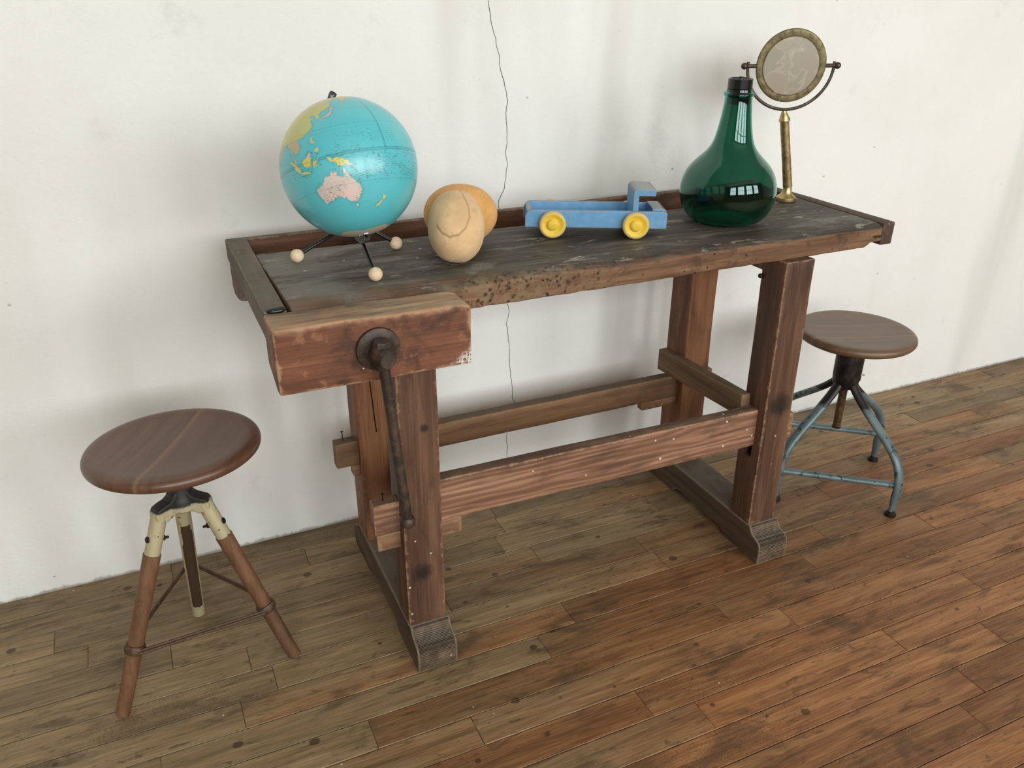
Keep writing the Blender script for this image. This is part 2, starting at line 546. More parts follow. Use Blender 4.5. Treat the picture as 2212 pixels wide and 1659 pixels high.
# ------------------------------------------------------------------ floor boards
def plank_mat():
    M = Mat('worn_oak_boards')
    W = M.pos()
    R = M.rnd()
    P = M.shift(W, M.mul(R, 11.0))
    g1 = M.noise(M.map(P, (2.6, 40, 8)), 1.0, 7, 0.65, 0.6)
    g2 = M.noise(M.map(P, (12, 300, 20)), 1.0, 4, 0.6, 0.2)
    f = M.add(M.mul(g1, 0.54), M.mul(g2, 0.46))
    orange = M.ramp(f, [(0.30, (84, 50, 26)), (0.48, (144, 93, 54)), (0.66, (182, 131, 84))])
    grey = M.ramp(f, [(0.28, (84, 67, 47)), (0.48, (134, 111, 80)), (0.70, (172, 147, 110))])
    x, y, z = M.sep(W)
    # the finish is trodden off along the wall and to the left, kept towards the room
    zone = M.add(M.mul(M.step(x, -0.3, 1.5), 0.5), M.mul(M.step(y, 0.30, -0.35), 0.58))
    zone = M.add(zone, M.mul(M.math('SUBTRACT', M.noise(M.map(W, (1.2, 3.2, 1)), 1.6, 4, 0.6), 0.5), 0.95))
    zone = M.add(zone, M.mul(M.math('SUBTRACT', R, 0.5), 0.45))
    c = M.mix(M.step(zone, 0.24, 0.92, 0.0, 0.92), grey, orange)
    # tone from board to board
    tone = M.step(M.math('FRACT', M.mul(R, 17.3)), 0.0, 1.0, 0.74, 1.12)
    vm = M.n('ShaderNodeVectorMath'); vm.operation = 'SCALE'
    M.put(vm.inputs[0], c); M.put(vm.inputs['Scale'], tone)
    c = vm.outputs[0]
    # ground-in dirt and water marks
    d1 = M.noise(M.map(W, (2.3, 6.5, 1)), 2.2, 6, 0.66, 0.5)
    c = M.mix(M.mul(M.step(d1, 0.51, 0.66), 0.56), c, (62, 49, 35))
    d2 = M.noise(M.map(P, (7, 26, 5)), 1.6, 4, 0.6, 1.6)
    c = M.mix(M.mul(M.step(d2, 0.60, 0.67), 0.55), c, (74, 52, 36))
    fleck = M.noise(M.map(P, (30, 150, 20)), 1.0, 2, 0.5, 1.0)
    c = M.mix(M.mul(M.step(fleck, 0.66, 0.72), 0.45), c, (58, 40, 28))
    v = M.vor(M.map(W, (1, 1.25, 1)), 13)
    kc = M.sep(M.vor(M.map(W, (1, 1.25, 1)), 13, out='Color'))
    vv = M.add(v, M.mul(M.math('SUBTRACT', M.noise(W, 90, 2), 0.5), 0.05))
    size = M.add(M.mul(kc[1], 0.10), 0.05)
    drop = M.mul(M.step(M.math('SUBTRACT', vv, size), 0.02, -0.02), M.step(kc[0], 0.40, 0.43))
    c = M.mix(M.mul(drop, 0.75), c, (58, 34, 19))
    s = M.vor(W, 34)
    sk = M.step(M.sep(M.vor(W, 34, out='Color'))[0], 0.95, 0.955)
    c = M.mix(M.mul(M.step(s, 0.075, 0.05), sk), c, (214, 204, 186))
    # bird's-eye flecks on a few boards
    bw = M.n('ShaderNodeTexWave'); M.put(bw.inputs['Vector'], M.map(P, (14, 30, 3)))
    bw.inputs['Scale'].default_value = 3.0; bw.inputs['Distortion'].default_value = 14.0; bw.inputs['Detail'].default_value = 3.0
    pick = M.step(M.math('FRACT', M.mul(R, 5.7)), 0.55, 0.62)
    zn = M.step(M.noise(M.map(P, (2.2, 3, 1)), 1.5, 2), 0.48, 0.58)
    c = M.mix(M.mul(M.mul(M.step(bw.outputs['Fac'], 0.74, 0.9), M.mul(pick, zn)), 0.28), c, (64, 42, 26))
    e = M.attr('edge')
    en = M.noise(M.map(W, (9, 40, 1)), 1.0, 4, 0.6)
    c = M.mix(M.mul(e, M.step(en, 0.35, 0.62, 0.12, 0.5)), c, M.mix(M.step(en, 0.50, 0.60), (58, 44, 33), (168, 136, 104)))
    h = M.add(f, M.mul(M.step(d2, 0.6, 0.67), -0.25))
    rough = M.add(M.mul(M.math('SUBTRACT', d1, 0.5), 0.35), 0.52)
    return M.done(c, rough, 0.0, M.bump(h, 0.38, 0.0022), Specular_IOR_Level=0.38)
PLANK = plank_mat()
fl = slab('floor', -3.6, 6.6, WIN_Y - 0.2, WALL + 0.05, -0.12, -0.004, PLANK)
fl['label'] = 'worn narrow oak strip floor'

def plank(x0, x1, y0, y1, z):
    b = 0.0011
    V = [(x0, y0, -0.006), (x1, y0, -0.006), (x1, y1, -0.006), (x0, y1, -0.006),
         (x0, y0, z - b), (x1, y0, z - b), (x1, y1, z - b), (x0, y1, z - b),
         (x0 + b, y0 + b, z), (x1 - b, y0 + b, z), (x1 - b, y1 - b, z), (x0 + b, y1 - b, z)]
    F = [[0, 1, 5, 4], [1, 2, 6, 5], [2, 3, 7, 6], [3, 0, 4, 7], [4, 5, 9, 8], [5, 6, 10, 9], [6, 7, 11, 10], [7, 4, 8, 11], [8, 9, 10, 11]]
    # the object's origin sits on the board so each one can be lifted
    o = mesh('plank', V, F, PLANK, fl, False, [1.0] * 8 + [0.0] * 4, loc=((x0 + x1) / 2, (y0 + y1) / 2, 0))
    o.data.name = 'plank'
    return o
PITCH = 0.0725
rowy = WALL - 0.0005
rng = random.Random(11)
row = 0
while rowy > -1.15:
    x = -1.35 - rng.random() * 0.5
    xend = 3.6 if rowy > -0.2 else 2.6
    while x < xend:
        Lk = rng.uniform(0.38, 0.95)
        if x + Lk > -1.3:
            plank(x + 0.0002, x + Lk - 0.0002, rowy - PITCH + 0.0007, rowy - 0.0007, -0.0006 + rng.uniform(-0.0007, 0.0005))
        x += Lk
    rowy -= PITCH
    row += 1

# ================================================================== THE WORKBENCH
W_RED = dict(dark=(70, 42, 30), mid=(106, 68, 48), light=(134, 90, 64))
WOOD_LEG = wood('bench_leg_wood', (52, 35, 25), (86, 59, 43), (118, 85, 63), 'z', 0.55, (48, 36, 30), 0.65, (176, 136, 104), 0.55, speck=0.8, spec=0.4, knots=[(0.228 - 0.67, 0.208, 0.021), (0.2455 - 0.67, 0.527, 0.009), (1.09 - 0.67, 0.40, 0.03)])
WOOD_ORANGE = wood('bench_rear_leg_wood', (78, 50, 32), (122, 80, 53), (148, 104, 70), 'z', 0.6, (62, 40, 28), 0.5, (150, 104, 72), 0.3)
WOOD_FOOT = wood('bench_foot_wood', (58, 45, 35), (88, 70, 54), (112, 92, 73), 'y', 0.7, (50, 41, 34), 0.6, (142, 128, 108), 0.5, bumpk=0.18, top=(108, 102, 93), top_amt=0.65, speck=0.4)
WOOD_STRETCH = wood('bench_stretcher_wood', (84, 56, 41), (130, 92, 70), (176, 134, 106), 'x', 0.66, (82, 60, 48), 0.6, (186, 148, 116), 0.5, top=(92, 78, 66), top_amt=0.75, speck=1.0, ring=0.13)
WOOD_STRETCH2 = wood('bench_rear_stretcher_wood', (82, 58, 40), (120, 88, 62), (142, 108, 78), 'x', 0.7, (80, 60, 44), 0.5, (150, 120, 90), 0.4, top=(92, 82, 70), top_amt=0.8)
WOOD_CROSS = wood('bench_cross_rail_wood', (80, 60, 42), (116, 90, 64), (140, 112, 82), 'y', 0.7, (80, 62, 46), 0.4, (150, 124, 94), 0.4, top=(108, 94, 76), top_amt=0.7)
WOOD_RAIL = wood('bench_rail_wood', (58, 36, 26), (92, 60, 42), (122, 84, 60), 'x', 0.65, (48, 32, 26), 0.6, (150, 130, 108), 0.5, top=(104, 94, 82), top_amt=0.8)
WOOD_CAP = wood('bench_cap_wood', (66, 56, 46), (96, 84, 70), (122, 110, 94), 'y', 0.72, (62, 52, 44), 0.6, (140, 126, 108), 0.5, top=(112, 104, 92), top_amt=0.6, speck=0.5)
WOOD_CAP2 = wood('bench_right_cap_wood', (48, 36, 28), (74, 56, 44), (98, 78, 62), 'y', 0.72, (46, 36, 30), 0.6, (120, 104, 88), 0.4, top=(82, 74, 64), top_amt=0.6, speck=0.3)
WOOD_KEY = wood('bench_key_wood', (90, 62, 44), (130, 94, 68), (160, 122, 92), 'x', 0.68, (84, 62, 48), 0.4, (176, 146, 116), 0.4, top=(120, 110, 98), top_amt=0.7)

def jaw_mat():
    M = Mat('vise_jaw_wood')
    P = M.coord('Object')
    g1 = M.noise(M.map(P, (2.4, 30, 40)), 1.0, 7, 0.62, 0.4)
    g2 = M.noise(M.map(P, (10, 240, 260)), 1.0, 4, 0.6)
    f = M.add(M.mul(g1, 0.7), M.mul(g2, 0.3))
    c = M.ramp(f, [(0.28, (70, 43, 30)), (0.48, (112, 70, 49)), (0.68, (146, 98, 70))])
    d = M.noise(P, 13, 5, 0.6, 0.4)
    c = M.mix(M.mul(M.step(d, 0.47, 0.62), 0.72), c, (58, 41, 34))
    d2 = M.noise(M.map(P, (1, 1, 1), (3, 5, 1)), 30, 5, 0.65)
    c = M.mix(M.mul(M.step(d2, 0.56, 0.70), 0.45), c, (172, 122, 90))
    g = M.n('ShaderNodeNewGeometry')
    nx, ny, nz = M.sep(g.outputs['Normal'])
    tn = M.noise(M.map(P, (6, 60, 60)), 1.0, 6, 0.65)
    topc = M.ramp(tn, [(0.34, (74, 64, 53)), (0.5, (132, 114, 92)), (0.66, (182, 158, 128))])
    c = M.mix(M.step(nz, 0.3, 0.75), c, topc)
    x, y, z = M.sep(P)
    # raw, rubbed edges along the top and the left end
    e = M.add(M.attr('edge'), M.mul(M.math('SUBTRACT', M.noise(P, 38, 5, 0.65), 0.5), 1.7))
    c = M.mix(M.mul(M.step(e, 0.55, 1.0), 0.7), c, (186, 150, 116))
    band = M.add(M.step(z, 0.765, 0.797), M.mul(M.math('SUBTRACT', M.noise(P, 26, 4), 0.5), 1.2))
    c = M.mix(M.mul(M.step(band, 0.75, 1.15), 0.5), c, (172, 126, 94))
    # dry-brushed white paint on the lower right corner
    h1 = M.noise(M.map(P, (60, 60, 420)), 1.0, 2, 0.5); h2 = M.noise(M.map(P, (420, 60, 60)), 1.0, 2, 0.5)
    cross = M.math('MAXIMUM', M.step(h1, 0.5, 0.54), M.step(h2, 0.5, 0.54))
    corner = M.add(M.mul(M.math('SUBTRACT', 0.300 - 0.67, x), 22.0), M.mul(M.math('SUBTRACT', z, 0.690), 26.0))
    cm = M.step(M.add(corner, M.mul(M.math('SUBTRACT', M.noise(P, 90, 3), 0.5), 0.8)), 1.15, 0.55)
    c = M.mix(M.mul(M.mul(cm, cross), 0.95), c, (226, 222, 214))
    v = M.vor(P, 85); k = M.step(M.sep(M.vor(P, 85, out='Color'))[0], 0.93, 0.94)
    c = M.mix(M.mul(M.step(v, 0.14, 0.09), k), c, (226, 216, 202))
    n = M.bump(M.add(f, M.mul(tn, 0.3)), 0.45, 0.003)
    return M.done(c, 0.62, 0.0, n, Specular_IOR_Level=0.35)
WOOD_JAW = jaw_mat()

BASEX, BASEY = 0.67, 0.20
def board_mat():
    M = Mat('bench_top_board')
    P = M.coord('Object')
    x, y, z = M.sep(P)                      # relative to the bench base
    g1 = M.noise(M.map(P, (2.2, 36, 36)), 1.0, 7, 0.65, 0.4)
    g2 = M.noise(M.map(P, (8, 220, 220)), 1.0, 4, 0.6)
    f = M.add(M.mul(g1, 0.7), M.mul(g2, 0.3))
    # top: black-brown with worn grey paint
    top = M.ramp(f, [(0.32, (38, 34, 30)), (0.50, (66, 59, 51)), (0.66, (104, 95, 84))])
    pn = M.noise(M.map(P, (5, 15, 10)), 1.0, 7, 0.68, 0.5)
    left = M.step(x, -0.20, -0.62, 0.0, 0.17)
    pn = M.add(pn, left)
    top = M.mix(M.mul(M.step(pn, 0.52, 0.70), 0.85), top, (128, 124, 115))
    pn2 = M.noise(M.map(P, (14, 44, 20), (4, 2, 7)), 1.0, 6, 0.7, 0.4)
    top = M.mix(M.mul(M.step(pn2, 0.59, 0.66), 0.75), top, (166, 158, 143))
    # front strip where the black has rubbed through to brown
    fr = M.add(M.step(y, -0.10, -0.19), M.mul(M.math('SUBTRACT', M.noise(P, 17, 6, 0.65), 0.5), 1.5))
    brown = M.ramp(f, [(0.30, (70, 48, 34)), (0.48, (112, 82, 60)), (0.68, (150, 116, 86))])
    top = M.mix(M.mul(M.step(fr, 0.62, 1.05), 0.75), top, brown)
    nz = M.sep(M.n('ShaderNodeNewGeometry').outputs['Normal'])[2]
    fn = M.noise(P, 20, 6, 0.62, 0.3)
    front = M.mix(M.mul(M.step(fn, 0.52, 0.68), 0.7), brown, (60, 46, 38))
    c = M.mix(M.step(nz, 0.45, 0.85), front, top)
    # worm-eaten stretch beside the vise and scattered holes
    wz = M.mul(M.step(x, -0.37, -0.32), M.step(x, 0.02, -0.16))
    wz = M.mul(wz, M.step(y, -0.16, -0.19))
    PW = M.shift(P, M.mul(M.noise(P, 60, 3), 0.02))
    v = M.vor(PW, 92); vc = M.sep(M.vor(PW, 92, out='Color'))
    wz = M.mul(wz, M.step(M.noise(P, 24, 3), 0.28, 0.44))
    c = M.mix(M.mul(wz, M.step(M.noise(P, 34, 5, 0.6), 0.40, 0.60, 0.0, 0.70)), c, (128, 108, 82))
    vd = M.add(v, M.mul(vc[1], 0.25))
    hole = M.mul(M.mul(M.step(vd, 0.60, 0.30), M.step(vc[0], 0.18, 0.28)), wz)
    v3 = M.vor(P, 70); vc3 = M.sep(M.vor(P, 70, out='Color'))
    hole2 = M.mul(M.mul(M.step(v3, 0.20, 0.15), M.step(vc3[0], 0.78, 0.80)), M.mul(M.step(y, -0.155, -0.175), M.step(x, -0.40, -0.34)))
    holes = M.math('MAXIMUM', hole, hole2)
    c = M.mix(M.mul(holes, 0.85), c, (30, 22, 17))
    s = M.vor(P, 38); sk = M.step(M.sep(M.vor(P, 38, out='Color'))[0], 0.90, 0.92)
    c = M.mix(M.mul(M.mul(M.step(s, 0.13, 0.08), sk), 0.85), c, (206, 198, 184))
    lump = M.mul(wz, M.noise(P, 95, 4, 0.6))
    h = M.add(M.add(f, M.mul(lump, 1.2)), M.mul(holes, -1.6))
    return M.done(c, M.add(M.mul(M.math('SUBTRACT', pn, 0.5), 0.3), 0.62), 0.0, M.bump(h, 0.5, 0.004), Specular_IOR_Level=0.3)
BOARD = board_mat()

bench = thing('workbench', 'old worn wooden workbench with front vise, tool tray and sled feet', 'workbench', (BASEX, BASEY, 0))
def zt(u, v): return 0.800 - 0.0131 * u - 0.004 * v
VF = lambda u: -0.018 + 0.044 * u            # front edge of the board
VB = lambda u: 0.302 + 0.030 * u             # back edge of the board
RB = lambda u: 0.430 + 0.070 * u             # back of the rail
# board -----------------------------------------------------------
def warp_board(u, v, z, n):
    a, b, c = n
    u0 = 0.0265 + 0.0045 * (1 - b)
    uu = u0 + (1.348 + 0.006 * b - u0) * a
    vv = VF(uu) + (VB(uu) - VF(uu)) * b
    zz = zt(uu, vv) - 0.049 * (1 - c)
    front = max(0.0, 1 - b / 0.10)
    zz -= 0.007 * front * front * c * (0.6 + 0.8 * (0.5 + 0.5 * noise.noise(Vector((uu * 7, 2, 5)))))
    if c < 0.5 and uu > 1.300: zz += 0.010 * min(1, (uu - 1.300) / 0.012)
    # gouged, worm-eaten front edge next to the vise
    k = max(0, min(1, (uu - 0.30) / 0.04)) * max(0, min(1, (0.60 - uu) / 0.15))
    if b < 0.06:
        q = noise.noise(Vector((uu * 90, vv * 90, zz * 90)))
        vv += k * 0.004 * max(0, q + 0.2)
        vv += 0.0016 * noise.noise(Vector((uu * 24, 7, zz * 40)))
        zz += 0.0018 * noise.noise(Vector((uu * 31, 1, 9))) * (1 - c)
    return (uu, vv, zz)
rbox('tabletop', 0.03, 1.35, 0, 0.32, 0.75, 0.80, BOARD, bench, r=0.005, step=0.0095, amp=0.0006, warp=warp_board)
# left end cap ------------------------------------------------------
def warp_cap(u, v, z, n):
    a, b, c = n
    uu = -0.013 + 0.002 * b + (0.036 + 0.004 * b) * a
    vv = -0.024 + (RB(0) + 0.002 + 0.024) * b
    zz = zt(uu, vv) + 0.0005 - (0.050 - 0.006 * b) * (1 - c)
    return (uu, vv, zz)
rbox('end_cap', 0, 0.038, 0, 0.45, 0.75, 0.80, WOOD_CAP, bench, r=0.004, step=0.012, amp=0.0009, warp=warp_cap)
def warp_cap2(u, v, z, n):
    a, b, c = n
    uu = 1.350 + 0.008 * b + (0.034 - 0.004 * b) * a
    vv = 0.044 + (RB(1.38) - 0.044) * b
    zz = zt(uu, vv) + 0.001 - 0.051 * (1 - c)
    return (uu, vv, zz)
rbox('end_cap', 0, 0.034, 0, 0.47, 0.73, 0.79, WOOD_CAP2, bench, r=0.004, step=0.012, amp=0.0009, warp=warp_cap2)
# back rail and tray --------------------------------------------------
def warp_rail(u, v, z, n):
    a, b, c = n
    uu = 0.022 + (1.360 - 0.022) * a
    vv = RB(uu) - 0.016 + 0.016 * b
    return (uu, vv, zt(uu, vv) - 0.085 * (1 - c))
rbox('back_rail', 0, 1.34, 0, 0.016, 0.7, 0.785, WOOD_RAIL, bench, r=0.003, step=0.014, amp=0.0012, warp=warp_rail)
def warp_tray(u, v, z, n):
    a, b, c = n
    uu = 0.024 + 1.336 * a
    vv = VB(uu) - 0.02 + (RB(uu) - 0.016 - VB(uu) + 0.02) * b
    return (uu, vv, zt(uu, vv) - 0.050 - 0.014 * (1 - c))
rbox('tray_bottom', 0, 1.336, 0, 0.12, 0.7, 0.714, WOOD_RAIL, bench, r=0.002, step=0.03, warp=warp_tray)
# curved bracket under the left end of the tray
prof = [(0.426, 0.752), (0.426, 0.700)] + [(0.40 - 0.20 * t, 0.690 + 0.062 * (t ** 1.6)) for t in (0, .2, .4, .6, .8, 1.0)]
prism('tray_bracket', prof, -0.009, 0.020, WOOD_RAIL, bench, bevel=0.003)

# legs -----------------------------------------------------------------
A0, A1, B0, B1 = 1.0517, 1.1288, 0.1965, 0.2741
HF = 0.0855
def leg(u0, u1, v0, v1, z1, mat, split=None):
    def wp(u, v, z, n):
        return (u, v + 0.010 * z, z)
    return rbox('leg', u0, u1, v0, v1, HF - 0.002, z1, mat, bench, r=0.0035, step=0.016, amp=0.0012, nf=7, warp=wp)
front_leg = leg(A0, A1, 0.001, 0.0745, 0.7385, WOOD_LEG)
leg(B0, B1, 0.001, 0.0745, 0.7385, WOOD_LEG)
leg(A0, A1, 0.311, 0.394, 0.7385, WOOD_ORANGE)
leg(B0, B1, 0.311, 0.394, 0.7385, WOOD_ORANGE)
# bearers carrying the top
for u0, u1 in ((A0, A1), (B0, B1)):
    rbox('bearer', u0 + 0.004, u1 - 0.004, 0.072, 0.318, 0.700, 0.742, WOOD_RAIL, bench, r=0.003, step=0.03)
# sled feet --------------------------------------------------------------
def cat(p, n=4):
    P = [Vector((a, b, 0)) for a, b in p]; out = []
    for i in range(len(P) - 1):
        p0 = P[max(0, i - 1)]; p1 = P[i]; p2 = P[i + 1]; p3 = P[min(len(P) - 1, i + 2)]
        for k in range(n):
            t = k / n
            q = 0.5 * ((2 * p1) + (p2 - p0) * t + (2 * p0 - 5 * p1 + 4 * p2 - p3) * t * t + (3 * p1 - p0 - 3 * p2 + p3) * t ** 3)
            out.append((q.x, q.y))
    out.append((P[-1].x, P[-1].y)); return out
def foot(u0, u1):
    p = [(-0.045, 0.0)]
    p += cat([(-0.0465, 0.020), (-0.046, 0.042), (-0.041, 0.055), (-0.029, 0.062), (-0.014, 0.069), (-0.003, HF)], 5)
    p += cat([(0.398, HF), (0.409, 0.069), (0.424, 0.062), (0.436, 0.055), (0.441, 0.042), (0.441, 0.020)], 3) + [(0.441, 0.0)]
    p += [(0.312, 0.0)] + cat([(0.304, 0.008), (0.294, 0.016), (0.280, 0.019)], 2) + cat([(0.115, 0.019), (0.101, 0.016), (0.091, 0.007)], 2) + [(0.086, 0.0)]
    return prism('foot', p, u0, u1, WOOD_FOOT, bench, bevel=0.003, minang=55)
foot(A0 - 0.001, A1 + 0.008)
foot(B0 - 0.001, B1 + 0.006)
# stretchers ---------------------------------------------------------------
def warp_fs(u, v, z, n):
    t = (u - B0) / (A0 - B0)
    zz = z + 0.0055 - 0.011 * t
    if u < B0 + 0.03 or u > A1 - 0.03: zz -= 0.028 * n[2]        # the tenons are cut down from the top
    return (u, v, zz)
rbox('stretcher', B0 - 0.050, A1 + 0.034, 0.028, 0.058, 0.2965, 0.3905, WOOD_STRETCH, bench, r=0.003, step=0.011, amp=0.001, warp=warp_fs)
rbox('stretcher', B0 - 0.050, A1 + 0.030, 0.333, 0.363, 0.281, 0.342, WOOD_STRETCH2, bench, r=0.003, step=0.014, amp=0.001)
# wedging keys under the tenons
rbox('key', B0 - 0.047, B1 + 0.050, 0.030, 0.056, 0.262, 0.299, WOOD_KEY, bench, r=0.003, step=0.02)
rbox('key', B0 - 0.014, B1 + 0.030, 0.336, 0.360, 0.252, 0.280, WOOD_KEY, bench, r=0.003, step=0.02)
rbox('key', A0 - 0.105, A1 + 0.020, 0.336, 0.360, 0.257, 0.280, WOOD_KEY, bench, r=0.004, step=0.02)
# board tying the right pair of legs
def warp_cr(u, v, z, n):
    return (u, v, z + 0.018 * (1 - n[1]) - 0.002)
rbox('cross_rail', A0 - 0.024, A0 + 0.001, 0.0595, 0.398, 0.340, 0.398, WOOD_CROSS, bench, r=0.003, step=0.014, amp=0.001, warp=warp_cr)
# the mortise of the right front leg stays open under its tenon: cut a real hole
DARK = plain('dark_crack_wood', (30, 22, 16), 0.95, 0.1)
cutter = rbox('cutter', A0 - 0.02, A0 + 0.045, 0.031, 0.058, 0.258, 0.2935, DARK, bench, r=0.0008, step=0.2, amp=0)
bo = front_leg.modifiers.new('mortise', 'BOOLEAN')
bo.operation = 'DIFFERENCE'; bo.object = cutter; bo.solver = 'EXACT'
bpy.context.view_layer.update()
dg = bpy.context.evaluated_depsgraph_get()
cut_me = bpy.data.meshes.new_from_object(front_leg.evaluated_get(dg))
front_leg.modifiers.clear()
if len(cut_me.polygons) > 100: front_leg.data = cut_me
front_leg.data.materials.clear(); front_leg.data.materials.append(WOOD_LEG)
for pl in front_leg.data.polygons: pl.material_index = 0
sharp_caps(front_leg, 40)
bpy.data.objects.remove(cutter)

# vise ------------------------------------------------------------------------
IRON = None
def iron_mat(name, a, b, rough=0.45, metal=0.75, sc=40):
    M = Mat(name)
    P = M.coord('Object')
    n = M.noise(P, sc, 6, 0.65)
    c = M.mix(M.step(n, 0.40, 0.66), a, b)
    n2 = M.noise(P, sc * 5, 3, 0.6)
    return M.done(c, M.add(M.mul(n, 0.3), rough - 0.1), metal, M.bump(M.add(n, n2), 0.25, 0.0012))
IRON = iron_mat('rusty_black_iron', (66, 58, 52), (98, 78, 64), 0.5, 0.6)
IRON_DARK = iron_mat('black_iron', (34, 31, 29), (62, 54, 48), 0.42, 0.6)
def warp_jaw(u, v, z, n):
    a, b, c = n
    uu = -0.0145 + (0.2985 + 0.0145) * a
    vv = -0.104 + 0.074 * b - 0.004 * (1 - c) * 0
    zz = 0.6915 + (0.8005 - 0.6915) * c - 0.003 * a * c
    # the lower end of the left edge is cut back
    if b > 0.2: zz += 0.03 * max(0, 0.10 - a) / 0.10 * (1 - c) * min(1, (b - .2) / .8)
    # rubbed right-hand top corner
    k = max(0, (a - 0.93) / 0.07)
    zz -= 0.006 * k * k * c
    return (uu, vv, zz)
jaw = rbox('vise_jaw', -0.0145, 0.2985, -0.104, -0.030, 0.6915, 0.8005, WOOD_JAW, bench, r=0.006, step=0.009, amp=0.0014, nf=14, warp=warp_jaw, ew=0.014)
SX, SZ = 0.141, 0.747
YA = Matrix(((1, 0, 0), (0, 0, -1), (0, 1, 0)))          # turning axis along -Y
lathe('screw_flange', [(0, 0.0), (0.0345, 0.0), (0.0355, 0.003), (0.0345, 0.006), (0.024, 0.0085), (0.0205, 0.013), (0.0, 0.013)], IRON, jaw, 40, (SX, -0.1035, SZ), YA)
# boss with the cross hole: thick turned head, octagonal lug standing up through it
lathe('screw_head', [(0, 0.010), (0.0175, 0.010), (0.0185, 0.014), (0.0185, 0.032), (0.0150, 0.037), (0.0135, 0.040), (0.0132, 0.054), (0.0118, 0.0565), (0, 0.0565)], IRON, jaw, 32, (SX, -0.1035, SZ), YA)
ZL = axis_to((0.02, -0.06, 1.0))
lathe('handle_socket', [(0, -0.024), (0.0135, -0.024), (0.0142, -0.021), (0.0142, 0.019), (0.0125, 0.0225), (0, 0.0225)], IRON, jaw, 8, (SX, -0.1285, SZ), ZL, 25)
hb = [(SX - 0.002, -0.1285, SZ + 0.018), (SX + 0.024, -0.131, 0.436)]
hb = [Vector(hb[0]).lerp(Vector(hb[1]), k / 6) for k in range(7)]
bar = tube('handle_bar', hb, 0.0088, IRON, jaw, 18)
lathe('bar_stop', [(0, -0.009), (0.010, -0.009), (0.0130, -0.005), (0.0130, 0.005), (0.010, 0.009), (0, 0.009)], IRON, jaw, 20, (SX + 0.0242, -0.130, 0.434), axis_to((0.08, 0, 1)))
# tarry bolt head in the corner between cap and jaw, nails, bolt
TAR = plain('tarry_black_iron', (26, 24, 23), 0.28, 0.6)
ico('bolt_head', (0.007, -0.019, 0.8005), 0.0135, TAR, bench, (1.2, 0.72, 0.42))
def nail(x, y, z, h, lean=0.0):
    lathe('nail', [(0, -0.006), (0.0011, -0.006), (0.0011, h - 0.001), (0.0030, h - 0.0006), (0.0030, h + 0.0004), (0, h + 0.0006)], IRON_DARK, bench, 10, (x, y, z), axis_to((lean, 0, 1)))
nail(0.168, 0.348, 0.342, 0.023, -0.05)
nail(0.170, 0.043, 0.3665, 0.018, -0.04)
ico('bolt_head', (A0 - 0.004, 0.079, 0.690), 0.0055, TAR, bench)
tube('nail', [(A1 - 0.006, 0.3135, 0.64), (A1 + 0.006, 0.304, 0.6345)], 0.0012, IRON_DARK, bench, 8)

# drying crack in the rear left leg, a knot in the front one
def leg_crack():
    pts = [(0.2275, 0.690), (0.2285, 0.62), (0.2330, 0.565), (0.2345, 0.548)], [(0.2275, 0.530), (0.2300, 0.48), (0.2335, 0.41), (0.2365, 0.36)]
    V = []; F = []
    for seg in pts:
        b = len(V); n = 0
        for (a, c) in zip(seg[:-1], seg[1:]):
            for i in range(8):
                t = i / 8
                x = a[0] + (c[0] - a[0]) * t + 0.0006 * noise.noise(Vector((0, 0, (a[1] + (c[1] - a[1]) * t) * 120))); z = a[1] + (c[1] - a[1]) * t
                w = 0.0011 if 0 < n < 40 else 0.0003
                y = 0.3104 + 0.010 * z - 0.0006
                V += [(x - w, y, z), (x + w, y, z)]; n += 1
        for i in range(n - 1):
            F.append([b + 2 * i, b + 2 * i + 1, b + 2 * i + 3, b + 2 * i + 2])
    return V, F
mesh('drying_crack', *leg_crack(), DARK, bench)
# ================================================================== THINGS ON THE BENCH
def ztop(u): return 0.800 - 0.0131 * u + 0.0004

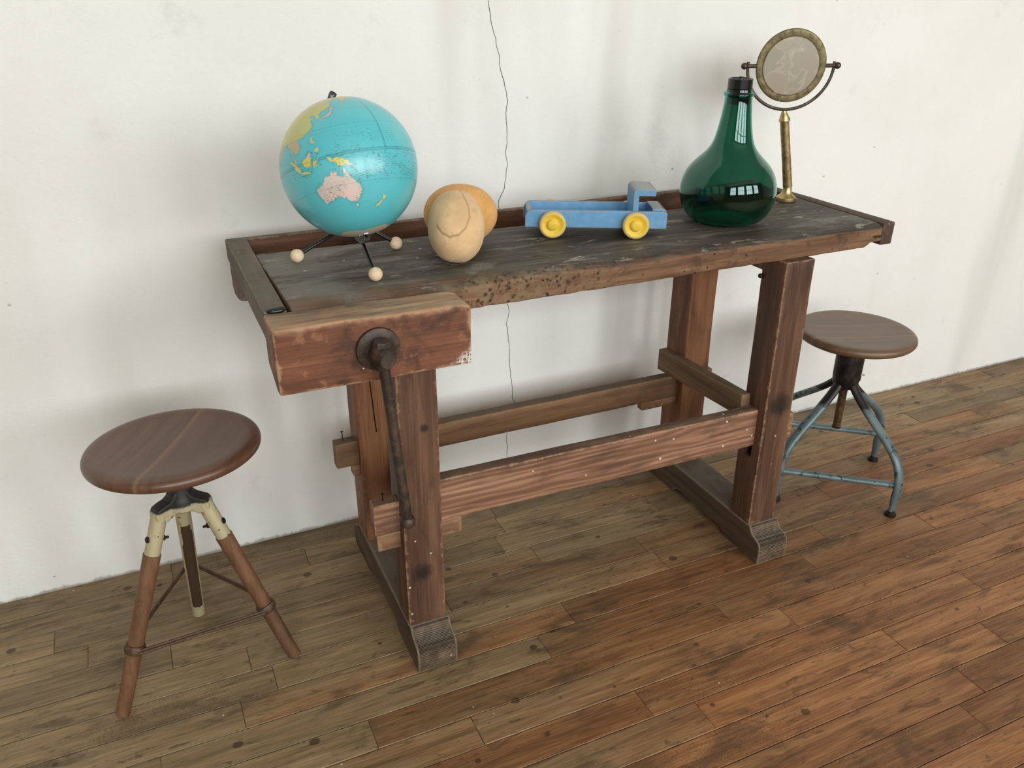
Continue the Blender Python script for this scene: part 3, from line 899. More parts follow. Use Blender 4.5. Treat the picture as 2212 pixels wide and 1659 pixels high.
# ---------------------------------------------------------------- globe
G = Vector((0.1863, 0.173, 0.9685)); GR = 0.1172
globe = thing('globe', 'turquoise world globe on black tripod with pale wooden ball feet', 'globe', (0.187, 0.173, 0.7955))
GEO = Matrix(((-0.318993, -0.945975, -0.058095), (0.854990, -0.313677, 0.413036), (-0.408945, 0.082085, 0.908860)))
LAND = {
 'aus': ((222, 196, 184), [(113.7,-22.5),(114.2,-26.3),(115.7,-31.8),(115.1,-34.3),(118,-35),(120.5,-33.9),(123.7,-33.9),(126,-32.3),(129,-31.6),(131.2,-31.5),(133.5,-32.1),(135.3,-34.6),(136.5,-33.9),(137.8,-32.7),(137.7,-35.2),(138.5,-35.6),(139.8,-36.9),(141,-38.1),(143.6,-38.8),(145,-38),(146.4,-39),(148.3,-37.8),(150,-37.3),(151,-34),(152.7,-32),(153.5,-28.5),(153,-25.5),(151,-23.7),(149.5,-22),(148.5,-20.2),(146.3,-19),(145.4,-15.5),(143.7,-14.4),(142.5,-10.7),(141.6,-13),(141.3,-16.5),(140,-17.7),(138,-16.7),(135.7,-15.2),(135.7,-14.4),(136.8,-12.2),(135,-12.1),(132.6,-11.5),(131,-12.2),(129.7,-14.9),(128,-14.7),(126.5,-14),(124.5,-15.8),(123.6,-17.4),(122.2,-18.2),(121,-19.6),(118.5,-20.3),(116.5,-20.8)]),
 'tas': ((222, 196, 184), [(144.7,-40.8),(148.2,-40.9),(148,-43),(146.5,-43.6),(145.3,-42.5)]),
 'nzn': ((216, 200, 100), [(172.7,-34.4),(174.5,-36),(175.8,-36.7),(178.4,-37.7),(177,-39.5),(175.3,-41.6),(174.7,-41.2),(175,-40),(173.8,-39.3),(174.7,-38),(174.3,-36.5)]),
 'nzs': ((216, 200, 100), [(172.7,-40.5),(174.2,-41.5),(172.8,-43.5),(171,-45.5),(169,-46.6),(166.6,-46),(168.5,-44),(171.2,-42.4)]),
 'png': ((216, 200, 100), [(131,-.8),(134,-.8),(135,-3.3),(138,-1.7),(141,-2.6),(145,-4.5),(147.8,-6),(147,-7),(150.5,-10.4),(147,-9.5),(144,-7.7),(141,-9.1),(138,-8.2),(138.5,-6.7),(135.5,-4.4),(133,-4),(132.8,-2.8)]),
 'bor': ((214, 198, 98), [(109,1.5),(111.2,2.4),(113.2,3.3),(115.5,5.5),(117,7),(119.2,5.2),(117.6,4),(118,1),(117.5,-.8),(116.3,-3),(114.5,-4),(111.8,-3.3),(110,-1.5)]),
 'sum': ((214, 198, 98), [(95.3,5.6),(97.5,5.2),(100.4,2.5),(103.5,0),(106,-3),(105.8,-5.8),(104.5,-5.8),(101,-2.5),(98.7,1.5)]),
 'jav': ((214, 198, 98), [(105.2,-6.8),(106.5,-6),(110.8,-6.4),(112.7,-7),(114.5,-7.8),(114.4,-8.7),(110,-8.1),(106.5,-7.4)]),
 'sul': ((214, 198, 98), [(119.5,-5.5),(120.4,-5.5),(120.3,-3),(122.5,-5.3),(122.8,-4.5),(121.4,-2),(123.3,-.8),(121,-.6),(120.2,.3),(125,1.2),(124,.1),(120,1.3),(119.3,-1.5),(119,-3.5)]),
 'luz': ((206, 186, 130), [(120.5,18.5),(122.2,18.4),(121.6,16),(124,13),(123.3,12.9),(120.6,13.8),(119.8,16)]),
 'min': ((206, 186, 130), [(122,7),(125.4,5.7),(126.5,7.7),(125.5,9.7),(123.7,8.5)]),
 'hon': ((204, 172, 162), [(130.9,34),(132.5,35.5),(136,35.8),(137.3,37.3),(139.5,38.5),(140,41.2),(141.4,41.3),(142,39.5),(140.8,36),(139,34.7),(136,33.5),(135,34.6),(133,34.3)]),
 'hok': ((204, 172, 162), [(140,41.7),(141.6,45.4),(145.3,43.5),(143.3,42)]),
 'kyu': ((204, 172, 162), [(130,33.5),(131.8,33.5),(131.2,31.2),(130.2,31.5)]),
 'tai': ((206, 190, 90), [(120.2,23),(121.5,25.2),(121,22)]),
 'asia': ((198, 188, 92), [(103.5,1.3),(104.2,2),(103,5.5),(100.3,8.5),(99.3,11),(100,13.4),(101,12.7),(103,10.6),(105,8.7),(107,10.3),(109.2,12),(108.5,15.8),(106,18.5),(106.5,20.2),(108.5,21.7),(110.3,20.3),(111.5,21.5),(114,22.3),(117,23.5),(119.8,25.7),(121.8,28.5),(121.9,30.8),(120,33.5),(119.3,35),(122.4,37),(119,37.3),(118,39),(121.2,40.8),(121.5,39),(124.5,40),(125,37.8),(126.5,34.4),(129.3,35.3),(129.2,37.3),(127.6,39.5),(130.7,42.3),(135,43.5),(140.3,48.5),(141.3,53),(137,54),(143,59),(155,59.3),(156.5,51),(162.5,56),(164,60),(170,60),(179.9,63),(179.9,69),(160,70),(140,73),(110,76),(80,73),(68,68.5),(55,68.5),(40,66.5),(28,71),(15,68),(5,60),(10,56),(0,50),(-5,48),(-2,43),(-9,43),(-9,37),(-5.5,36),(0,39),(4,43),(9,44),(16,38),(14,44.5),(20,40),(23,36.5),(27,41),(27,37),(36,36.5),(35,31),(43,13),(52,17),(59.5,22.5),(56,26),(51,25),(48,30),(57,27),(66.5,25),(70,21),(73,17),(77.5,8),(80,13),(82,17),(88,21.7),(91.5,22.5),(94,17),(97.5,16.5),(98.5,10),(100.3,6),(101.3,2.9)]),
 'afr': ((206, 180, 120), [(-6,36),(10,37),(20,31),(32,31),(43,12),(51,12),(40,-3),(40,-15),(35,-24),(28,-33),(18,-34),(12,-17),(9,-1),(9,4),(-8,4),(-17,14),(-16,24)]),
 'nam': ((208, 178, 168), [(-168,66),(-156,71),(-128,70),(-95,72),(-82,68),(-95,60),(-80,52),(-78,62),(-65,60),(-56,52),(-66,45),(-75,38),(-81,26),(-84,30),(-97,27),(-96,19),(-88,21),(-83,10),(-78,8),(-85,10),(-105,20),(-117,32),(-124,42),(-135,58),(-152,60),(-165,55),(-158,58)]),
 'sam': ((206, 190, 96), [(-78,8),(-62,10),(-50,0),(-35,-7),(-40,-22),(-58,-38),(-68,-54),(-74,-48),(-71,-18),(-81,-5)]),
 'gre': ((214, 206, 190), [(-55,62),(-45,60),(-22,70),(-20,80),(-60,82),(-68,76)]),
}
def inside(lon, lat, poly):
    r = np.zeros(lon.shape, bool)
    n = len(poly)
    for i in range(n):
        x1, y1 = poly[i]; x2, y2 = poly[(i + 1) % n]
        if y1 == y2: continue
        c = (y1 > lat) != (y2 > lat)
        xi = (x2 - x1) * (lat - y1) / (y2 - y1) + x1
        r ^= c & (lon < xi)
    return r
def globe_ball():
    NL, NB = 640, 320
    lon = np.linspace(-180, 180, NL, endpoint=False)
    lat = np.linspace(-89.6, 89.6, NB)
    LO, LA = np.meshgrid(lon, lat)
    ro, ra = np.radians(LO), np.radians(LA)
    geo = np.stack([np.cos(ra) * np.cos(ro), np.cos(ra) * np.sin(ro), np.sin(ra)], -1).reshape(-1, 3)
    Rn = np.array(GEO)
    off = np.array(G - globe.location)
    V = geo @ Rn.T * GR + off
    i = np.arange(NL); j = np.arange(NB - 1)
    J, I = np.meshgrid(j, i, indexing='ij')
    a = J * NL + I; b = J * NL + (I + 1) % NL
    F = np.stack([a, b, b + NL, a + NL], -1).reshape(-1, 4)
    lo, la = LO.ravel(), LA.ravel()
    def srgb(c): return np.array(lin(c)[:3])
    # sea, a little deeper green away from the coasts
    col = np.tile(srgb((90, 188, 196)), (len(lo), 1))
    land = np.zeros(len(lo))
    hm = np.array([noise.noise(Vector((x * 9, y * 9, z * 9))) for x, y, z in geo[::1]])
    jl = lo + 0.5 * hm; jb = la + 0.5 * np.roll(hm, 37)
    for key, (c, poly) in LAND.items():
        k = inside(jl, jb, poly)
        col[k] = srgb(c); land[k] = 1
        if key == 'asia':
            t = k & (la < 22); col[t] = srgb((188, 168, 122))
            t = k & (la > 50); col[t] = srgb((196, 180, 110))
        if key == 'bor':
            t = k & (la > 3.2); col[t] = srgb((216, 176, 166))
    k = (la + 3.5 * np.sin(np.radians(lo * 3)) + 1.5 * hm) < -71
    col[k] = srgb((196, 186, 160)); land[k] = 1
    # printed tint along the coasts
    near = np.zeros(len(lo))
    L2 = land.reshape(NB, NL)
    for d in range(1, 6):
        for (dj, di) in ((d, 0), (-d, 0), (0, d), (0, -d)):
            near = np.maximum(near, np.roll(np.roll(L2, dj, 0), di, 1).ravel() * (1 - d / 7))
    near *= (1 - land)
    # belts thick with island names
    isl = np.exp(-((la + 12) / 14) ** 2) * ((lo > 150) | (lo < -120)) * 1.0 + np.exp(-((la - 12) / 9) ** 2) * ((lo > 140) | (lo < -150)) * 0.38
    isl += np.exp(-((la + 3) / 9) ** 2) * ((lo > 95) & (lo < 160)) * 0.6 + land * ((lo > 110) & (lo < 156) & (la < -9) & (la > -45)) * 1.0
    isl = np.clip(isl + near * 0.8, 0, 1)
    me = bpy.data.meshes.new('globe_ball')
    me.from_pydata(V.tolist(), [], F.tolist())
    me.polygons.foreach_set('use_smooth', np.ones(len(F), bool))
    ca = me.attributes.new('map_print', 'FLOAT_COLOR', 'POINT')
    ca.data.foreach_set('color', np.concatenate([col, np.ones((len(lo), 1))], 1).ravel().astype(np.float32))
    for nm, arr in (('lon', lo), ('lat', la), ('names', isl), ('coast', near), ('land', land)):
        at = me.attributes.new(nm, 'FLOAT', 'POINT'); at.data.foreach_set('value', arr.astype(np.float32))
    return me
def globe_mat():
    M = Mat('printed_globe_paper')
    c = M.attr('map_print', 'Color')
    lon, lat = M.attr('lon'), M.attr('lat')
    names, coast = M.attr('names'), M.attr('coast')
    cx = M.n('ShaderNodeCombineXYZ'); M.put(cx.inputs[0], lon); M.put(cx.inputs[1], lat)
    LL = cx.outputs[0]
    # faded, foxed varnish
    P = M.coord('Object')
    c = M.mix(M.mul(M.step(M.noise(P, 22, 4), 0.45, 0.75), 0.25), c, (104, 176, 176))
    c = M.mix(M.mul(coast, 0.22), c, (52, 128, 142))
    def line(v, at, w):
        return M.step(M.math('ABSOLUTE', M.math('SUBTRACT', v, at)), w, w * 0.55)
    grid_lat = M.step(M.math('PINGPONG', lat, 10.0), 0.22, 0.08)
    grid_lon = M.step(M.math('PINGPONG', lon, 10.0), 0.22, 0.08)
    grid = M.math('MAXIMUM', grid_lat, grid_lon)
    c = M.mix(M.mul(grid, 0.16), c, (40, 110, 124))
    eq = M.math('MAXIMUM', line(lat, 0.9, 0.4), line(lat, -0.9, 0.4))
    wat = M.math('SUBTRACT', 1.0, M.attr('land'))
    c = M.mix(M.mul(M.mul(eq, wat), 0.55), c, (40, 104, 118))
    c = M.mix(M.mul(line(lat, 0.0, 0.8), 0.30), c, (70, 140, 150))
    c = M.mix(M.mul(M.mul(M.step(lat, -1, 1), M.math('ADD', line(lon, 179.4, 0.5), line(lon, -179.6, 0.5))), 0.6), c, (46, 104, 112))
    for tr in (23.5, -23.5): c = M.mix(M.mul(line(lat, tr, 0.28), 0.35), c, (50, 116, 128))
    # rows of tiny lettering, too small to read, broken into words
    word = M.noise(M.map(LL, (0.34, 1.3, 1)), 1.0, 2, 0.5)
    rowv = M.math('PINGPONG', M.math('ADD', lat, M.mul(M.noise(M.map(LL, (0.05, 0.05, 1)), 1.0, 1), 3.0)), 0.9)
    letter = M.noise(M.map(LL, (2.6, 1.4, 1)), 1.0, 2, 0.6)
    ink = M.mul(M.mul(M.step(word, 0.50, 0.55), M.step(letter, 0.40, 0.50)), M.step(rowv, 0.66, 0.50))
    ink = M.mul(ink, M.mul(M.step(names, 0.10, 0.8), M.step(M.noise(M.map(LL, (0.06, 0.09, 1)), 1.0, 2), 0.40, 0.58)))
    c = M.mix(M.mul(ink, 0.8), c, (60, 74, 78))
    dots = M.vor(M.map(LL, (0.30, 0.36, 1)), 1.0)
    dk = M.step(M.sep(M.vor(M.map(LL, (0.30, 0.36, 1)), 1.0, out='Color'))[0], 0.45, 0.5)
    water = M.math('SUBTRACT', 1.0, M.attr('land'))
    c = M.mix(M.mul(M.mul(M.mul(M.step(dots, 0.24, 0.14), dk), M.mul(M.step(names, 0.25, 0.6), water)), 0.6), c, (44, 96, 106))
    return M.done(c, 0.30, 0.0, None, Specular_IOR_Level=0.5, Coat_Weight=0.35, Coat_Roughness=0.22)
link('globe_ball', globe_ball(), globe_mat(), globe)
BLACK = plain('black_lacquered_metal', (18, 18, 19), 0.28, 0.5)
CHROME = plain('chrome', (206, 208, 210), 0.12, 0.5, 1.0)
def ballwood():
    M = Mat('pale_turned_wood'); P = M.coord('Object')
    f = M.noise(M.map(P, (60, 60, 320)), 1.0, 4, 0.6, 0.3)
    return M.done(M.ramp(f, [(0.3, (214, 184, 148)), (0.6, (232, 206, 174))]), 0.5, 0.0, None, Specular_IOR_Level=0.35)
BALLW = ballwood()
NORTH = (GEO @ Vector((0, 0, 1))).normalized(); SOUTH = -NORTH
# arm: runs behind the ball from the south pole to the north pole
back = Vector((0.0, 1.0, 0.0)); back = (back - NORTH * back.dot(NORTH)).normalized()
pts = []
for k in range(0, 33):
    t = math.radians(-6 + 192 * k / 32)
    pts.append(G + (SOUTH * math.cos(t) + back * math.sin(t)) * (GR + 0.009))
armo = tube('meridian_arm', pts, 0.0062, BLACK, globe, 10, 0.30, None)
lathe('pole_pin', [(0, -0.004), (0.0032, -0.004), (0.0032, 0.012), (0, 0.012)], CHROME, globe, 16, G + NORTH * GR, axis_to(NORTH))
lathe('pole_nut', [(0, -0.002), (0.0125, -0.002), (0.0125, 0.0005), (0.0075, 0.004), (0.0055, 0.010), (0, 0.011)], CHROME, globe, 24, G + SOUTH * GR, axis_to(SOUTH))
HUB = Vector((0.2045, 0.240, 0.858))
ico('tripod_hub', HUB, 0.008, BLACK, globe, (1, 1, 0.9))
BALLS = [(0.0895, 0.219), (0.1905, 0.064), (0.2805, 0.235)]
for bx_, by_ in BALLS:
    bc = Vector((bx_, by_, ztop(bx_) + 0.0118))
    lg = tube('tripod_leg', [HUB, bc + (HUB - bc).normalized() * 0.006], 0.0036, BLACK, globe, 12)
    ico('ball_foot', bc, 0.0122, BALLW, globe)

# ---------------------------------------------------------------- stuffed leather form
def leather(name, a, b, rough=0.85):
    M = Mat(name); P = M.coord('Object')
    n = M.noise(P, 26, 6, 0.65); n2 = M.noise(P, 240, 4, 0.6)
    c = M.mix(M.step(n, 0.32, 0.66), a, b)
    n3 = M.noise(M.shift(P, 4.0), 44, 5, 0.6)
    c = M.mix(M.mul(M.step(n3, 0.55, 0.75), 0.4), c, (176, 140, 104))
    c = M.mix(M.mul(M.attr('seam'), 0.75), c, (128, 94, 58))
    return M.done(c, rough, 0.0, M.bump(M.add(M.mul(n, 0.6), M.mul(n2, 0.5)), 0.3, 0.002), Specular_IOR_Level=0.25, Sheen_Weight=0.15)
SUEDE_P = leather('pale_suede', (210, 172, 128), (224, 188, 142))
SUEDE_O = leather('tan_suede', (204, 146, 80), (216, 164, 98))
form = thing('stuffed_form', 'tan suede stuffed form of two joined rounded lobes', 'leather form', (0.39, 0.20, ztop(0.39)))
def lobe(name, c, ax, rx, ry, rz, mat, power=1.0, seamfn=None, pinch=None):
    """ellipsoid with its long axis along ax, dented by a stitched seam"""
    bm = bmesh.new(); bmesh.ops.create_icosphere(bm, subdivisions=6, radius=1.0)
    R = Matrix(ax).transposed()
    V = []; S = []
    zmin = ztop(0.39)
    for v in bm.verts:
        d = v.co.normalized()
        q = 1.0 if power <= 2 else (abs(d.x) ** power + abs(d.y) ** power + abs(d.z) ** power) ** (-1 / power)
        p = Vector((d.x * rx, d.y * ry, d.z * rz)) * q
        if pinch: p = pinch(p, d)
        s = seamfn(d) if seamfn else 0.0
        p *= 1 - 0.022 * s
        p *= 1 + 0.015 * noise.noise(d * 2.3 + Vector((rx * 100, 0, 0)))
        w = Vector(c) + R @ p
        if w.z < zmin + 0.0006: w.z = zmin + 0.0006
        V.append(w); S.append(s)
    F = [[v.index for v in f.verts] for f in bm.faces]; bm.free()
    o = mesh(name, V, F, mat, form)
    a = o.data.attributes.new('seam', 'FLOAT', 'POINT'); a.data.foreach_set('value', S)
    return o
zb = ztop(0.39)
vdir = Vector((-0.40, -0.91, 0.0)).normalized()
# front lobe: a fat rounded roll lying towards the room
la = Vector((-0.30, -0.80, -0.52)).normalized()
lx = la.cross(Vector((0, 0, 1))).normalized(); lz = lx.cross(la).normalized()
SEAM = [(-0.06, -1.05), (-0.14, -0.75), (-0.30, -0.35), (-0.43, 0.02), (-0.44, 0.30), (-0.30, 0.58), (-0.06, 0.74), (0.24, 0.76), (0.50, 0.62), (0.66, 0.40)]
def seam_front(d):
    # one curved seam closing the panel on the upper left of the roll
    if d.z < -0.15: return 0.0
    best = 9
    for (ax_, ay_), (bx_, by_) in zip(SEAM[:-1], SEAM[1:]):
        vx, vy = bx_ - ax_, by_ - ay_
        t = max(0, min(1, ((d.x - ax_) * vx + (d.y - ay_) * vy) / (vx * vx + vy * vy)))
        best = min(best, math.hypot(d.x - ax_ - t * vx, d.y - ay_ - t * vy))
    return max(0.0, 1 - best / 0.030)
lobe('front_lobe', (0.3720, 0.150, zb + 0.0570), (lx, la, lz), 0.0525, 0.0740, 0.0525, SUEDE_P, 2.15, seam_front)
rx_ = Vector((0.91, -0.41, 0)).normalized(); ry_ = Vector((0.41, 0.91, 0)).normalized()
lobe('rear_lobe', (0.4110, 0.228, zb + 0.0580), (rx_, ry_, Vector((0, 0, 1))), 0.0715, 0.060, 0.0580, SUEDE_O)

# ---------------------------------------------------------------- toy truck
truck = thing('toy_truck', 'pale blue wooden toy truck with yellow wheels', 'toy truck', (0.6745, 0.163, ztop(0.67)))
ta = Vector((0.9201, -0.3918, 0)); tb = Vector((0.3918, 0.9201, 0)); TO = Vector((0.6745, 0.163, 0))
def TW(x, y, z): return TO + ta * x + tb * y + Vector((0, 0, z))
def truck_paint(name, c1, c2, grey):
    M = Mat(name); P = M.coord('Object')
    n = M.noise(P, 55, 5, 0.65)
    c = M.mix(M.step(n, 0.35, 0.7), c1, c2)
    e = M.add(M.attr('edge'), M.mul(M.math('SUBTRACT', M.noise(P, 90, 5, 0.65), 0.5), 1.5))
    c = M.mix(M.mul(M.step(e, 0.75, 1.1), 0.75), c, (150, 128, 110))
    nz = M.sep(M.n('ShaderNodeNewGeometry').outputs['Normal'])[2]
    if grey: c = M.mix(M.mul(M.step(nz, 0.35, 0.8), M.step(M.noise(P, 38, 4), 0.3, 0.6, 0.80, 1.0)), c, (160, 160, 158))
    v = M.vor(P, 70); k = M.step(M.sep(M.vor(P, 70, out='Color'))[0], 0.93, 0.95)
    c = M.mix(M.mul(M.mul(M.step(v, 0.16, 0.1), k), 0.7), c, (62, 74, 90))
    return M.done(c, 0.55, 0.0, M.bump(n, 0.15, 0.001), Specular_IOR_Level=0.4)
BLUE = truck_paint('worn_pale_blue_paint', (98, 146, 184), (110, 157, 192), False)
BLUEG = truck_paint('blue_paint_rubbed_grey_on_top', (98, 144, 180), (106, 152, 188), True)
Z0, Z1 = 0.8115, 0.8465
y0, y1 = 0.010, 0.096
def tbox(name, x0, x1, ya, yb, za, zb_, mat, par, r=0.0015, slope=0.0):
    def wp(u, v, z, n): 
        return TW(u, v, z - 0.0145 * u)
    return rbox(name, x0, x1, ya, yb, za, zb_, mat, par, r=r, step=0.02, amp=0.0003, warp=wp, ew=0.003)
# sides with clipped tail and rounded nose
def side(ya, yb):
    p = [(-0.140, Z0), (0.1485, Z0)] + [(0.1485, Z1 - 0.008)] + arc(0.1425, Z1 - 0.006, 0.006, 0, 90, 4) + [(-0.100, Z1), (-0.126, Z1), (-0.134, Z1 - 0.003), (-0.1395, Z1 - 0.012)]
    return prism('side_panel', p, ya, yb, BLUE, truck, place=lambda u, a, b: TW(a, u, b - 0.0145 * a), bevel=0.0012)
side(y0, y0 + 0.008)
side(y1 - 0.008, y1)
tbox('bed', -0.136, 0.140, y0 + 0.008, y1 - 0.008, Z0 + 0.002, Z0 + 0.010, BLUE, truck)
# slanted tailboard
p = [(-0.136, Z0 + 0.010), (-0.120, Z0 + 0.010), (-0.120, Z0 + 0.012), (-0.128, Z1), (-0.136, Z1 - 0.002)]
prism('tailboard', p, y0 + 0.008, y1 - 0.008, BLUEG, truck, place=lambda u, a, b: TW(a, u, b - 0.0145 * a), bevel=0.0008)
# cab: an upright with an overhanging roof, cut from one piece
p = [(0.0775, Z0 + 0.010), (0.0895, Z0 + 0.010), (0.0895, 0.8765), (0.1235, 0.8765), (0.1235, 0.8880), (0.1205, 0.8895), (0.088, 0.8910), (0.0815, 0.8890), (0.0780, 0.8840)]
prism('cab', p, y0 + 0.004, y1 - 0.004, BLUEG, truck, place=lambda u, a, b: TW(a, u, b - 0.0145 * a), bevel=0.0010)
# hood block with rounded nose
p = [(0.1190, Z0 + 0.010), (0.1475, Z0 + 0.010)] + arc(0.1405, Z1 - 0.004, 0.0078, 0, 90, 5) + [(0.1190, Z1 + 0.004)]
prism('hood', p, y0 + 0.0085, y1 - 0.0085, BLUEG, truck, place=lambda u, a, b: TW(a, u, b - 0.0145 * a), bevel=0.0008)
def wheelpaint():
    M = Mat('yellow_wheel_paint'); P = M.coord('Object')
    n = M.noise(P, 160, 5, 0.65)
    c = M.mix(M.step(n, 0.3, 0.7), (222, 184, 52), (232, 198, 70))
    e = M.add(M.attr('edge'), M.mul(M.math('SUBTRACT', n, 0.5), 1.3))
    c = M.mix(M.mul(M.step(e, 0.55, 0.9), 0.85), c, (196, 170, 132))
    return M.done(c, 0.5, 0.0, None, Specular_IOR_Level=0.45)
YEL = wheelpaint()
WR = 0.0275
wprof = [(0, 0.000), (0.0235, 0.000), (0.0262, 0.001), (0.0275, 0.0035), (0.0275, 0.009), (0.0265, 0.0115), (0.0235, 0.0130), (0.0205, 0.0128), (0.0165, 0.0098), (0.0125, 0.0088), (0.0120, 0.0105), (0.0105, 0.0132), (0.006, 0.0142), (0.0012, 0.0144), (0.0010, 0.0135), (0, 0.0135)]
wedge_v = [0, 0, .4, 1, 1, 1, .75, .25] + [0] * 8
wheel_me = None
for wx in (-0.0845, 0.0842):
    for sgn in (-1, 1):
        cy = y0 - 0.001 if sgn < 0 else y1 + 0.001
        c = TW(wx, cy, 0)
        c.z = ztop(c.x) + WR + 0.0006
        dirv = tb * sgn
        V, F = lathe_data(wprof, 40, c, axis_to(dirv))
        ev = []
        for (r_, h_), e_ in zip(wprof, wedge_v): ev += [e_] * (1 if r_ < 1e-6 else 40)
        o = mesh('wheel', V, F, YEL, truck, True, ev); sharp_caps(o, 55)
for wx in (-0.0845, 0.0842):
    a = TW(wx, y0, 0); b = TW(wx, y1, 0)
    a.z = ztop(a.x) + WR; b.z = ztop(b.x) + WR
    tube('axle', [a, b], 0.003, IRON_DARK, truck, 10)

# ---------------------------------------------------------------- green bottle
bot = thing('demijohn', 'dark green glass bottle with bulbous body and black stopper', 'bottle', (1.028, 0.198, ztop(1.028)))
def green_glass():
    M = Mat('bottle_green_glass')
    P = M.coord('Object')
    n = M.noise(P, 9, 2)
    return M.done((10, 148, 128), 0.015, 0.0, M.bump(n, 0.05, 0.004), Transmission_Weight=1.0, IOR=1.5)
GLASS = green_glass()
outer = [(0.062, 0.0), (0.073, 0.004), (0.085, 0.013), (0.0965, 0.030), (0.1025, 0.050), (0.1035, 0.068), (0.1005, 0.088), (0.0930, 0.107), (0.0815, 0.125), (0.0685, 0.140), (0.0565, 0.154), (0.0475, 0.168), (0.0415, 0.184), (0.0370, 0.205), (0.0335, 0.228), (0.0305, 0.252), (0.0283, 0.276), (0.0278, 0.286)]
def smooth_prof(p, n=5):
    P = [Vector((a, b, 0)) for a, b in p]; out = []
    for i in range(len(P) - 1):
        p0 = P[max(0, i - 1)]; p1 = P[i]; p2 = P[i + 1]; p3 = P[min(len(P) - 1, i + 2)]
        for k in range(n):
            t = k / n
            q = 0.5 * ((2 * p1) + (p2 - p0) * t + (2 * p0 - 5 * p1 + 4 * p2 - p3) * t * t + (3 * p1 - p0 - 3 * p2 + p3) * t ** 3)
            out.append((q.x, q.y))
    out.append((P[-1].x, P[-1].y)); return out
outer = [(r, z if z < 0.11 else 0.11 + (z - 0.11) * 0.86) for r, z in outer]
DZ = -0.14 * (0.286 - 0.11)
so = smooth_prof(outer)
inner = [(max(0.0, r - 0.0034), max(z, 0.005)) for r, z in so]
neck = [(0.0305, 0.2875), (0.0312, 0.291), (0.0305, 0.2945), (0.0268, 0.296), (0.0262, 0.301), (0.0235, 0.302)]
prof = [(0, 0.006), (0.05, 0.002)] + so + [(r, z + DZ) for r, z in neck] + [(r, z) for r, z in inner[::-1] if z > 0.0049] + [(0.048, 0.006), (0, 0.009)]
lathe('bottle_body', prof, GLASS, bot, 96, bot.location, None, 60)
STOP = plain('black_stopper', (8, 11, 10), 0.22, 0.5)
lathe('stopper', [(0, 0.272), (0.0225, 0.272), (0.0228, 0.300), (0.0255, 0.3025), (0.0252, 0.3215), (0.0240, 0.3225), (0.0215, 0.3225), (0.0205, 0.3205), (0.006, 0.3205), (0.0055, 0.324), (0.0045, 0.3255), (0, 0.3258)], STOP, bot, 48, Vector(bot.location) + Vector((0, 0, DZ)))

# ---------------------------------------------------------------- shaving mirror on a brass stand
mir = thing('table_mirror', 'round tilting mirror on a slender tarnished brass stand', 'mirror', (1.296, 0.304, ztop(1.296)))
def brass_mat(name, a, b, rough=0.35, sc=60, metal=0.9):
    M = Mat(name); P = M.coord('Object')
    n = M.noise(P, sc, 6, 0.68)
    c = M.mix(M.step(n, 0.42, 0.66), a, b)
    sp = M.vor(P, 260); kk = M.step(M.sep(M.vor(P, 260, out='Color'))[0], 0.7, 0.75)
    c = M.mix(M.mul(M.mul(M.step(sp, 0.3, 0.15), kk), 0.8), c, (58, 48, 34))
    return M.done(c, M.add(M.mul(n, 0.25), rough - 0.1), metal, M.bump(n, 0.12, 0.0008))
BRASS = brass_mat('tarnished_brass', (198, 176, 128), (152, 130, 86), 0.40)
BRASSD = brass_mat('dull_brass_rim', (128, 116, 82), (92, 82, 56), 0.5, 70, 0.6)
BRONZE = iron_mat('dark_bronze', (84, 74, 62), (62, 54, 46), 0.45, 0.7, 80)
mb = Vector(mir.location)
lathe('base', [(0, 0.0), (0.0235, 0.0), (0.0242, 0.002), (0.0240, 0.008), (0.0215, 0.0105), (0.0165, 0.0135), (0.0125, 0.019), (0.0105, 0.027), (0.0098, 0.036), (0, 0.037)], BRASS, mir, 48, mb)
ptop = Vector((1.2570, 0.304, 0.972)); pbot = mb + Vector((0, 0, 0.034))
pax = (ptop - pbot).normalized(); plen = (ptop - pbot).length
lathe('pole', [(0, 0.0), (0.0112, 0.0), (0.0108, 0.03), (0.0106, plen * .5), (0.0104, plen), (0, plen)], BRASS, mir, 32, pbot, axis_to(pax))
lathe('finial', [(0, 0), (0.0110, 0.0), (0.0128, 0.002), (0.0128, 0.005), (0.0112, 0.0075), (0.0105, 0.011), (0.0075, 0.018), (0.0052, 0.024), (0.0048, 0.0285), (0, 0.029)], BRASS, mir, 32, ptop, axis_to(pax))
mc = Vector((1.2490, 0.300, 1.0945))                  # centre of the mirror
hx = Vector((0.907, -0.421, 0.014)).normalized()       # pivot axis
hn0 = hx.cross(Vector((0, 0, 1))).normalized()          # faces the room
if hn0.y > 0: hn0 = -hn0
tl = math.radians(-4)
hn = (hn0 * math.cos(tl) + Vector((0, 0, 1)) * math.sin(tl)).normalized()
hz = hn.cross(hx).normalized()
MR = 0.0785
RM = Matrix((hx, hz * -1 if hx.cross(hz).dot(hn) < 0 else hz, hn)).transposed()
lathe('mirror_rim', [(0, -0.006), (MR - 0.004, -0.006), (MR, -0.003), (MR + 0.001, 0.0), (MR - 0.001, 0.003), (MR - 0.006, 0.0042), (0.0655, 0.0032), (0.0640, 0.0046), (0.0625, 0.0042), (0.0615, 0.0012), (0, 0.0010)], BRASSD, mir, 72, mc, RM)
